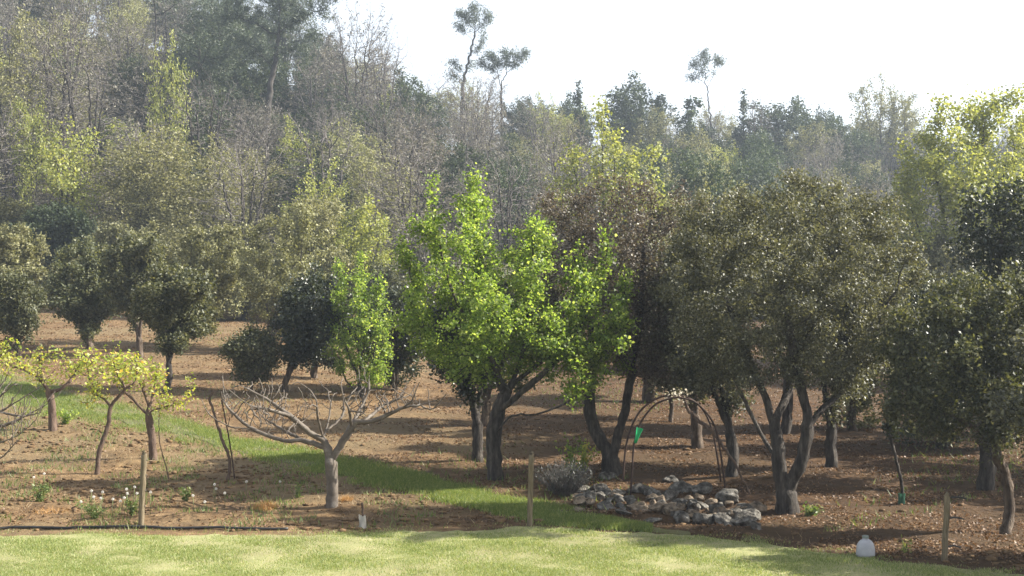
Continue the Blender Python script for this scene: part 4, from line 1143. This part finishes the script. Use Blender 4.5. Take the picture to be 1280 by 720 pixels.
# undergrowth on the hillside
rng = np.random.default_rng(77)
n = 60000
yy = rng.uniform(64, 140, n); xx = rng.uniform(-1, 1, n) * (yy * 0.45 + 4)
ok = yy > 64.5 + np.clip(xx, 0, 99) * 0.30
xx, yy = xx[ok], yy[ok]
hz = np.clip(patch(rng, xx, yy, 0.25, 91), 0.1, 1) * 1.5
P = np.stack([xx, yy, hbase(xx, yy) + rng.uniform(0, 1, len(xx)) * hz], -1)
V, F = leafmesh(rng, P, 0.28, 0.16, flat=0.2)
kind(mk('undergrowth', V, [F], M['l_bud']), 'stuff')

# ------------------------------------------------------------------ foreground furniture
def post(label, base_px, top_px, r_, mat='wood_post', seed=0, nails=0):
    b = ground(*base_px); d = b[1]
    b[2] = min(hsoil(b[0], b[1]), hbase(b[0], b[1]))
    top = at(top_px[0], top_px[1], d) - b
    rg = np.random.default_rng(seed)
    L_ = smooth_line([(0, 0, -0.25), top * 0.3, top * 0.7 + np.array([0.004, 0, 0]), top * 0.985, top], 0.12, rg, 0.0015)
    rr = np.full(len(L_), r_); rr *= 1 + rg.normal(0, 0.02, len(L_)); rr[-1] = r_ * 0.86
    t = thing('fence_post', label, 'post', b)
    V, Fs = polytube(L_, rr, 12)
    mk('post_shaft', V, Fs, M[mat], t, smooth=False)
    for f in np.linspace(0.3, 0.92, nails):
        p = top * f
        V, Fs = polytube([p + np.array([r_ * 0.8, -0.005, 0]), p + np.array([r_ + 0.012, -0.01, 0.008]), p + np.array([r_ + 0.012, -0.01, -0.012]), p + np.array([r_ * 0.8, -0.005, -0.014])], 0.004, 5)
        mk('staple', V, Fs, M['wire'], t)
    return t, top
post('weathered wooden post beside the hose, left of the bare fig', (176, 661), (180, 567), 0.040, seed=1, nails=4)
post('slender wooden post standing alone on the lawn edge, before the bright green tree', (662, 660), (664, 567), 0.038, seed=2, nails=2)
t, top = post('grey wooden post with broken wire ends at right edge of lawn', (1180, 702), (1184, 619), 0.036, mat='wood_post', seed=3)
for f, ln in ((0.96, 0.23), (0.65, 0.2), (0.22, 0.18)):
    p = top * f
    V, Fs = polytube(smooth_line([p + np.array([0.03, 0, 0]), p + np.array([0.03 + ln * 0.5, 0.02, 0.006]), p + np.array([0.03 + ln, 0.05, -0.02])], 0.04), 0.011, 6)
    mk('wire_end', V, Fs, M['hose'], t, smooth=True)

# hose along the lawn edge
hp = []
for px in range(-120, 372, 12):
    g = ground(px, 663 - 1.2 * math.sin(px * 0.011))
    hp.append((g[0], g[1], hbase(g[0], g[1]) + 0.028 + 0.006 * math.sin(px * 0.05)))
hp = np.array(hp)
V, Fs = polytube(smooth_line(hp, 0.08), 0.019, 8)
o = mk('garden_hose', V, Fs, M['hose'], smooth=True)
tag(o, 'black irrigation hose lying along the lawn edge at left', 'hose')

# dead vine stump and its stake
def stick(name, label, cat, pts_px, rad, mat, rg, jit=0.004, extra=None):
    b = ground(*pts_px[0][:2]); b[2] = hsoil(b[0], b[1])
    d = b[1]
    L_ = [at(p[0], p[1], d + (p[2] if len(p) > 2 else 0)) - b for p in pts_px]
    L_[0] = np.array([0, 0, -0.08])
    L_ = smooth_line(L_, 0.05, rg, jit)
    rr = np.interp(np.linspace(0, 1, len(L_)), [0, 1], rad) * (1 + rg.normal(0, 0.08, len(L_)))
    V, Fs = polytube(L_, rr, 7)
    if extra is None:
        o = mk(name, V, Fs, M[mat], None, loc=b, smooth=True)
        return tag(o, label, cat)
    t = thing(name, label, cat, b)
    mk('stem', V, Fs, M[mat], t, smooth=True)
    return t
rg = np.random.default_rng(8)
stick('vine_stock', 'crooked leafless vine stock left of the bare fig', 'vine', [(284, 602), (287, 575), (276, 545), (266, 512), (262, 498), (267, 489)], (0.030, 0.020), 'bark_vine', rg)
stick('vine_stake', 'rusty straight stake leaning against the crooked vine stock', 'stake', [(294, 600), (289, 565), (282, 525), (277, 500)], (0.012, 0.011), 'rust', rg, 0.001)
stick('vine_cane', 'thin red brown cane drooping beside the split trunk', 'cane', [(213, 601), (208, 585), (203, 568), (199, 545), (199, 500)], (0.012, 0.004), 'bark_vine', rg, 0.003)
stick('fig_stake', 'pale straight stake strapped against the bare fig trunk', 'stake', [(421, 634), (421, 605), (420, 577)], (0.022, 0.020), 'bark_fig', rg, 0.001)

# sapling in its white guard
b = ground(453, 660); b[2] = hbase(b[0], b[1])
t = thing('guarded_sapling', 'dark sapling stub in ragged white guard between fig and lone post', 'sapling', b)
V, Fs = polytube(smooth_line([(0, 0, -0.05), (0.004, 0, 0.18), (-0.01, 0, 0.34)], 0.04, rg, 0.004), 0.017, 7)
mk('trunk', V, Fs, M['bark_vine'], t, smooth=True)
k_ = 14; V = []
for j in range(5):
    for i in range(k_):
        a = i / k_ * 6.283
        r_ = 0.047 + 0.008 * math.sin(a * 3 + j) + 0.01 * (j == 0)
        V.append((r_ * math.cos(a), r_ * math.sin(a), j * 0.045 - 0.01 + (0.010 * math.sin(a * 2.0 + 1) + 0.008 * math.sin(a * 5) if j == 4 else 0)))
F = [(j * k_ + i, j * k_ + (i + 1) % k_, (j + 1) * k_ + (i + 1) % k_, (j + 1) * k_ + i) for j in range(4) for i in range(k_)]
mk('guard', np.array(V), [np.array(F)], M['guard'], t, smooth=True)

# white plastic jug
b = ground(1082, 697); b[2] = hbase(b[0], b[1]) + 0.01
mpp = b[1] / FPX
t = thing('plastic_jug', 'white plastic jug with grey cap standing on the shaded lawn edge', 'jug', b, rotz=0.25)
prof = [(0.0, 0.0), (0.112, 0.0), (0.121, 0.01), (0.122, 0.04), (0.119, 0.09), (0.111, 0.135), (0.094, 0.17), (0.070, 0.195), (0.046, 0.208), (0.036, 0.214), (0.034, 0.226)]
k_ = 28; V = []
for r_, z in prof:
    for i in range(k_):
        a = i / k_ * 6.283
        gro = 1 - 0.10 * math.exp(-((math.sin(a / 2 + 0.8) ** 2 - 0.999) / 0.004) ** 2) if r_ > 0.06 else 1
        V.append((r_ * math.cos(a) * gro, r_ * math.sin(a) * (0.72 if r_ > 0.04 else 1) * gro, z))
F = [(j * k_ + i, j * k_ + (i + 1) % k_, (j + 1) * k_ + (i + 1) % k_, (j + 1) * k_ + i) for j in range(len(prof) - 1) for i in range(k_)]
mk('body', np.array(V), [np.array(F)], M['plastic'], t, smooth=True)
V, Fs = polytube([(0, 0, 0.222), (0, 0, 0.226), (0, 0, 0.252), (0, 0, 0.256)], [0.036, 0.039, 0.039, 0.035], 18)
mk('cap', V, Fs, M['capgrey'], t, smooth=False)

# iron arch
b = ground(788, 620); b[2] = hsoil(b[0], b[1]); d = b[1]
t = thing('iron_arch', 'rusty iron garden arch of two hoops over the rock pile', 'arch', b)
def hoop(px_pts, dy):
    return smooth_line([at(p[0], p[1], d + dy) - b for p in px_pts], 0.07)
h1 = [(788, 622), (790, 590), (792, 560), (797, 537), (806, 520), (820, 505), (838, 498), (850, 497), (868, 502), (883, 516), (893, 532), (899, 556), (904, 590), (907, 617)]
h2 = [(779, 600), (780, 580), (783, 555), (790, 532), (800, 514), (814, 502), (830, 495), (846, 494), (862, 498), (877, 510), (887, 528), (893, 550), (898, 580), (901, 602)]
for hp_, dy in ((h1, 0.0), (h2, 0.75)):
    V, Fs = polytube(hoop(hp_, dy), 0.016, 8)
    mk('hoop', V, Fs, M['rust'], t, smooth=True)
for i_ in (3, 6, 8, 10):
    V, Fs = polytube([at(*h1[i_], d) - b, at(*h2[i_], d + 0.75) - b], 0.010, 6)
    mk('crossbar', V, Fs, M['rust'], t, smooth=True)
# climber across the arch
g = ground(946, 628)
L_ = [at(q[0], q[1], d + dd) for q, dd in (((948, 640), -0.1), ((935, 612), 0.0), ((915, 575), 0.1), ((893, 543), 0.25), ((874, 526), 0.35), ((860, 512), 0.35), ((857, 500), 0.35), ((846, 494), 0.35))]
g0 = L_[0].copy(); g0[2] = hsoil(g0[0], g0[1])
cl = thing('climbing_plant', 'thick leafless climber stem slanting up to the top of the iron arch', 'climber', g0)
V, Fs = polytube(smooth_line([p - g0 for p in L_], 0.06, rg, 0.008), 0.02, 7)
rr = np.interp(np.linspace(0, 1, len(smooth_line([p - g0 for p in L_], 0.06))), [0, 0.25, 0.5, 0.8, 1], [0.012, 0.018, 0.026, 0.034, 0.02])
V, Fs = polytube(smooth_line([p - g0 for p in L_], 0.06, rg, 0.008), rr, 7)
mk('stem', V, Fs, M['bark_vine'], cl, smooth=True)
C = np.concatenate([at(848, 494, d + 0.35) + rng.normal(0, 1, (60, 3)) * (0.10, 0.15, 0.05), at(856, 506, d + 0.35) + rng.normal(0, 1, (24, 3)) * (0.05, 0.1, 0.06)]) - g0
V, F = leafmesh(rng, C, 0.045, 0.032)
mk('dried_flowers', V, [F], M['dryflower'], cl)  # loose dried flower heads on the climber
# green plastic sleeve tied to the arch
p0 = at(794, 554, d - 0.03); p1 = at(800, 535, d - 0.03)
ax = p1 - p0
prof = [(0.0, 0.022), (0.25, 0.027), (0.6, 0.036), (0.9, 0.05), (1.0, 0.053)]
V, Fs = polytube([ax * f for f, _ in prof], [r_ for _, r_ in prof], 16)
o = mk('plastic_funnel', V, [Fs[0], Fs[1]], M['greenplastic'], None, loc=p0, smooth=True)
tag(o, 'bright green plastic funnel hung on the left leg of the iron arch', 'funnel')

# rocks
def rock(px, py, wpx, hpx, mat, seed, label, dy=0.0, group='rocks of the pile', lift=0.0):
    rg = np.random.default_rng(seed)
    import bmesh
    g = ground(px, py)
    g[1] += dy
    z = float(hsoil(g[0], g[1])) + lift
    mpp = g[1] / FPX
    bm = bmesh.new()
    bmesh.ops.create_icosphere(bm, subdivisions=4, radius=1.0)
    V = np.array([v.co[:] for v in bm.verts])
    # chop with random planes for facets, then roughen
    for i in range(11):
        nrm = norm(rg.normal(0, 1, 3)); c = rg.uniform(0.45, 0.8)
        dd = V @ nrm - c
        V = V - np.clip(dd, 0, None)[:, None] * nrm * 0.92
    fr = np.zeros(len(V))
    for i in range(6):
        k3 = rg.normal(0, 2.2 + 1.6 * i, 3); fr += np.sin(V @ k3 + rg.uniform(0, 6)) * 0.075 / (1 + i * 0.35)
    V = V * (1 + fr[:, None])
    V = V * np.array([wpx * mpp / 2, wpx * mpp / 2 * rg.uniform(0.7, 1.0), hpx * mpp / 2 * 0.74]) / 0.85
    a = rg.uniform(-0.5, 0.5)
    ry = rg.uniform(-0.3, 0.3)
    Rm = np.array(Matrix.Rotation(a, 3, 'Z') @ Matrix.Rotation(ry, 3, 'Y'))
    V = V @ Rm.T
    V[:, 2] += -V[:, 2].min() * 0.66
    Fc = np.array([[v.index for v in f.verts] for f in bm.faces])
    bm.free()
    o = mk('rock', V, [Fc], M[mat], None, loc=(g[0], g[1], z - 0.02), smooth=True)
    return tag(o, label, 'rock', group)
RK = [(880, 652, 34, 28, 'rock', 'angular grey rock in the front row of the pile', 0), (852, 650, 30, 24, 'rock', 'pale rock at the middle of the front row', 0), (838, 646, 24, 26, 'rock_brown', 'upright brown rock in front of the pile centre', 0),
      (800, 638, 44, 22, 'rock_brown', 'flat topped brown rock at the foot of the arch leg', 0), (905, 655, 36, 24, 'rock', 'dark holed rock near the right end of the pile', 0), (928, 656, 36, 34, 'rock', 'rounded rock at the right end of the pile', 0),
      (945, 662, 22, 24, 'rock', 'last small rock at the lower right corner of the pile', 0), (915, 636, 44, 34, 'rock', 'bulky rock crowning the right end of the pile', 0.4), (935, 645, 34, 26, 'rock', 'tilted rock below the bulky crowning rock', 0.2),
      (885, 628, 40, 28, 'rock', 'pitted pale rock in the back row right of centre', 0.6), (860, 626, 36, 26, 'rock', 'low grey rock in the middle of the back row', 0.7), (835, 630, 34, 24, 'rock', 'white flecked rock behind the upright brown rock', 0.4),
      (815, 626, 30, 22, 'rock', 'bluish shaded rock right of the arch leg', 0.6), (797, 622, 28, 22, 'rock', 'small rock wedged behind the arch leg', 0.5), (770, 628, 40, 28, 'rock', 'white streaked slab left of the arch leg', 0.3),
      (752, 622, 36, 24, 'rock', 'jagged pale rock at the left shoulder of the pile', 0.5), (735, 632, 34, 22, 'rock', 'whitish rock at the left end of the pile', 0.1), (757, 640, 40, 16, 'rock', 'low slab in the left front of the pile', 0),
      (722, 638, 22, 12, 'rock_brown', 'small brownish rock lying off the left end', 0), (780, 646, 26, 12, 'rock', 'flat chip lying before the arch leg', 0), (815, 650, 26, 10, 'rock', 'low flat stone in the gap of the front row', 0),
      (765, 610, 30, 20, 'rock', 'pale rock topping the left shoulder, under the oak fork', 0.9), (870, 640, 26, 20, 'rock', 'block between front row and back row, right of centre', 0.2), (900, 645, 24, 18, 'rock', 'shadowed block under the holed rock', 0.2), (730, 620, 24, 16, 'rock', 'small pale rock beside the grey shrub', 0.5), (850, 614, 30, 18, 'rock', 'far small rock at the back of the pile', 1.0), (780, 655, 30, 7, 'rock', 'thin flake flat on the lawn before the pile', 0)]
_rk = random.Random(77)
for i in range(62):
    px = _rk.uniform(718, 950); f = (px - 720) / 230
    py = _rk.uniform(618 + 20 * f, 641 + 18 * f)
    w_ = _rk.uniform(11, 25)
    inner = max(0.0, 1 - abs(py - (630 + 19 * f)) / 14)
    rock(px, py, w_, w_ * _rk.uniform(0.7, 0.95), 'rock' if _rk.random() < 0.55 else 'rock_brown', 960 + i, 'small rough grey rock packed between the bigger rocks of the pile', dy=_rk.uniform(0, 0.5), group='small rocks packed in the pile', lift=inner * _rk.uniform(0, 0.11))
for i, (px, py, w_, h_, mt, lb, dy) in enumerate(RK):
    rock(px, py, w_ * 0.82, h_ * 0.86, mt, 900 + i, lb, dy=dy)

# dark shrub beside the pile: stiff upright stems
b = ground(705, 618); b[2] = hsoil(b[0], b[1])
t = thing('rosemary_bush', 'dark grey spiky shrub at the left end of the rock pile', 'shrub', b)
rg = np.random.default_rng(66)
ns = 260
pos = [np.zeros(3)]; par = [-1]; rad = [0.02]
for i in range(ns):
    a = rg.uniform(0, 6.28); q = rg.uniform(0, 1) ** 0.6
    h = rg.uniform(0.3, 0.58) * (1 - 0.3 * q)
    tip = np.array([math.cos(a) * q * 0.48, math.sin(a) * q * 0.4, h]); root = tip * np.array([0.35, 0.35, 0]) - np.array([0, 0, 0.03])
    pr = 0
    for f in (0, 0.4, 0.75, 1.0):
        p = root + (tip - root) * np.array([f ** 1.4, f ** 1.4, f]); pos.append(p); par.append(pr if f else 0); rad.append(0.006 - 0.004 * f); pr = len(pos) - 1
pos = np.array(pos); par = np.array(par); rad = np.array(rad)
V, F = tubes(pos, par, rad, 3)
mk('stems', V, [F], M['bark_grey'], t)
i_ = rg.choice(np.arange(1, len(pos)), 5200)
C = pos[i_] + rg.normal(0, 0.025, (5200, 3)); C = C[C[:, 2] > 0.03]
V, F = leafmesh(rg, C, 0.05, 0.010, axis=np.tile([0, 0, 1.2], (len(C), 1)))
mk('leaves', V, [F], M['l_shrub'], t)
# fresh green shoots behind it
def leafy(name, label, base, hh, rr, nl, lm, L, W, seed, cat='plant', ns=9, group=None, dy=0):
    rg = np.random.default_rng(seed)
    b = ground(*base); b[1] += dy; b[2] = hsoil(b[0], b[1])
    t = thing(name, label, cat, b, 0, group)
    pos = [np.array([0, 0, -0.02])]; par = [-1]; rad = [0.008]
    for i in range(ns):
        a = rg.uniform(0, 6.28); q = rg.uniform(0.2, 1) * rr; h = hh * rg.uniform(0.6, 1)
        pr = 0
        for f in (0.3, 0.65, 1.0):
            pos.append(np.array([math.cos(a) * q * f ** 1.5, math.sin(a) * q * f ** 1.5, h * f]) + rg.normal(0, 0.01, 3)); par.append(pr); rad.append(0.007 - 0.005 * f); pr = len(pos) - 1
    pos = np.array(pos); par = np.array(par); rad = np.array(rad)
    V, F = tubes(pos, par, rad, 4)
    mk('stem', V, [F], M['stem'], t)
    i_ = rg.choice(np.arange(1, len(pos)), nl); tt_ = rg.uniform(0, 1, (nl, 1))
    C = pos[i_] * tt_ + pos[par[i_]] * (1 - tt_) + rg.normal(0, L * 0.5, (nl, 3)); C[:, 2] = np.abs(C[:, 2]) + 0.01
    V, F = leafmesh(rg, C, L, W)
    mk('leaves', V, [F], M[lm], t)
    return t
leafy('green_shoots', 'fresh yellow green shoots behind the dark spiky shrub', (716, 606), 0.85, 0.35, 240, 'l_maple', 0.06, 0.045, 81, cat='plant', ns=8, dy=0.5)
leafy('green_shoots', 'lush green suckers at the foot of the purplish oak', (730, 600), 0.55, 0.4, 320, 'l_yellow', 0.06, 0.045, 82, cat='plant', ns=10, dy=0.8)
leafy('wild_plant', 'green herb at the right foot of the broad forked oak', (1012, 646), 0.14, 0.3, 300, 'weed', 0.05, 0.03, 83, ns=12)
leafy('wild_plant', 'small pale sprout beside the white plastic jug', (1132, 690), 0.16, 0.12, 50, 'l_spring', 0.06, 0.018, 84, ns=6)
leafy('wild_plant', 'leafy green weed at the left end of the lawn strip', (50, 628), 0.28, 0.16, 260, 'weed', 0.045, 0.025, 85, ns=9)
leafy('wild_plant', 'bright green tuft under the thick trunked yellow tree', (82, 532), 0.3, 0.4, 360, 'l_maple', 0.06, 0.03, 86, ns=14)
leafy('wild_plant', 'green tuft in fig shadow right of the left post', (232, 628), 0.22, 0.14, 160, 'weed', 0.05, 0.02, 87, ns=9)
leafy('wild_plant', 'green tuft right of the dry orange tuft', (372, 622), 0.26, 0.12, 130, 'weed', 0.045, 0.02, 88, ns=7)
leafy('wild_plant', 'pale bushy weed under the seed heads left of the post', (118, 648), 0.24, 0.32, 420, 'weed', 0.035, 0.02, 89, ns=18)
leafy('wild_plant', 'green weed at the foot of the left post', (165, 645), 0.26, 0.16, 220, 'weed', 0.04, 0.02, 90, ns=10)
# dry tufts
def tuft(label, base, hh, rr, n, seed):
    rg = np.random.default_rng(seed)
    b = ground(*base); b[2] = hsoil(b[0], b[1])
    a = rg.uniform(0, 6.28, n); q = rr * rg.uniform(0, 1, n) ** 0.6
    P = np.stack([np.cos(a) * q, np.sin(a) * q, 0 * a], -1)
    V, F = blades(rg, P, hh * (1 - 0.5 * q / rr)[:, None], 0.008, 1.6)
    o = mk('dry_grass_tuft', V, [F], M['drygrass'], None, loc=b)
    tag(o, label, 'grass tuft')
tuft('dry orange grass tuft between the vine stock and the bare fig', (331, 637), 0.15, 0.20, 420, 91)
tuft('small dry orange tuft at the right foot of the bare fig', (432, 626), 0.11, 0.12, 170, 92)
tuft('reddish dry grass patch at left near the lawn', (60, 640), 0.08, 0.30, 240, 93)
# seed heads on stalks
SH = [(114, 612, 640), (117, 621, 646), (126, 622, 645), (128, 613, 640), (141, 624, 648), (150, 626, 650), (155, 623, 648), (158, 609, 640), (159, 617, 644), (168, 607, 640), (171, 618, 645), (188, 617, 645), (101, 626, 650), (241, 620, 640), (281, 618, 636), (270, 612, 634), (268, 606, 630), (308, 600, 620), (42, 594, 615), (55, 590, 612), (256, 632, 645), (350, 600, 622)]
src = None
for i, (px, py, pb) in enumerate(SH):
    b = ground(px, pb); b[2] = hsoil(b[0], b[1])
    h = (pb - py) * b[1] / FPX
    lb = 'white dandelion seed head on thin stalk, %s' % ('around the left wooden post' if 90 < px < 200 else 'in the shade between vine stock and post' if 230 < px < 360 else 'on the earth at far left')
    gr = 'seed heads ' + ('around the left post' if 90 < px < 200 else 'near the vine stock' if 230 < px < 360 else 'at far left')
    if src is None:
        src = thing('dandelion', lb, 'wildflower', b, 0, gr)
        V, Fs = polytube([(0, 0, -0.1), (0.01, 0, 0.5), (0, 0, 0.97)], 0.0035, 5)
        mk('stalk', V, Fs, M['stem'], src)
        v = IV * 1.0
        rg = np.random.default_rng(3)
        C = norm(rg.normal(0, 1, (60, 3))) * 0.017 + np.array([0, 0, 1.0])
        V, F = leafmesh(rg, C, 0.011, 0.011)
        mk('seed_head', V, [F], M['fluff'], src)
        t = src
    else:
        t = src.copy(); COL.objects.link(t)
        for ch in src.children:
            c = ch.copy(); COL.objects.link(c); c.parent = t
        t['label'] = lb; t['group'] = gr; t.location = b; t.rotation_euler = (0, 0, i)
    st, hd = sorted(t.children, key=lambda o: 'head' in o.name)
    st.scale = (1, 1, h); hd.location = (0, 0, h - 1.0)

# ------------------------------------------------------------------ air
DENS = 0.00085
m, nt, out = newmat('haze_air')
pv = nt.nodes.new('ShaderNodeVolumePrincipled')
pv.inputs['Color'].default_value = (0.74, 0.85, 1.0, 1)
pv.inputs['Density'].default_value = DENS
pv.inputs['Anisotropy'].default_value = 0.35
nt.links.new(pv.outputs[0], out.inputs['Volume'])
m.cycles.homogeneous_volume = True
zs = hbase(*np.meshgrid(np.linspace(-400, 400, 60), np.linspace(-30, 320, 60)))
z0, z1 = float(zs.min()) - 1.5, 52.0
bx = [(-405, 405), (-35, 325), (z0, z1)]
V = np.array([(x, y, z) for x in bx[0] for y in bx[1] for z in bx[2]])
F = np.array([(0, 1, 3, 2), (4, 6, 7, 5), (0, 4, 5, 1), (2, 3, 7, 6), (0, 2, 6, 4), (1, 5, 7, 3)])
kind(mk('haze', V, [F], m), 'stuff')

# ------------------------------------------------------------------ light
AZ, EL = 84, 37      # degrees to the right of the view, above the horizon
w = bpy.data.worlds.new('World'); S.world = w; w.use_nodes = True
nt = w.node_tree
bg = nt.nodes['Background']
sky = nt.nodes.new('ShaderNodeTexSky'); sky.sky_type = 'NISHITA'; sky.sun_disc = False
sky.sun_elevation = R(EL); sky.sun_rotation = R(AZ)
sky.dust_density = 1.2; sky.air_density = 1.0
hs = nt.nodes.new('ShaderNodeHueSaturation'); hs.inputs['Saturation'].default_value = 0.35      # a thin white veil over the blue
nt.links.new(sky.outputs[0], hs.inputs['Color']); nt.links.new(hs.outputs[0], bg.inputs[0]); bg.inputs[1].default_value = 0.10
sun = bpy.data.lights.new('sun', 'SUN'); sun.energy = 5.0; sun.angle = R(0.5); sun.color = (1.0, 0.945, 0.84)
so = bpy.data.objects.new('sun', sun); COL.objects.link(so)
dirv = Vector((math.sin(R(AZ)) * math.cos(R(EL)), math.cos(R(AZ)) * math.cos(R(EL)), math.sin(R(EL))))
so.rotation_euler = (-dirv).to_track_quat('-Z', 'Y').to_euler()
so.location = (40, 20, 45)

vs = S.view_settings
S.display_settings.display_device = 'sRGB'
vs.view_transform = 'Standard'; vs.look = 'None'; vs.gamma = 1; vs.exposure = 1.55; vs.use_curve_mapping = False
cy = S.cycles
cy.max_bounces = 5; cy.diffuse_bounces = 3; cy.glossy_bounces = 2; cy.transmission_bounces = 3; cy.transparent_max_bounces = 4; cy.volume_bounces = 0
cy.use_denoising = True
try:
    cy.denoiser = 'OPENIMAGEDENOISE'
except Exception:
    pass
cy.sample_clamp_indirect = 6
cy.use_adaptive_sampling = True
cy.adaptive_threshold = 0.02
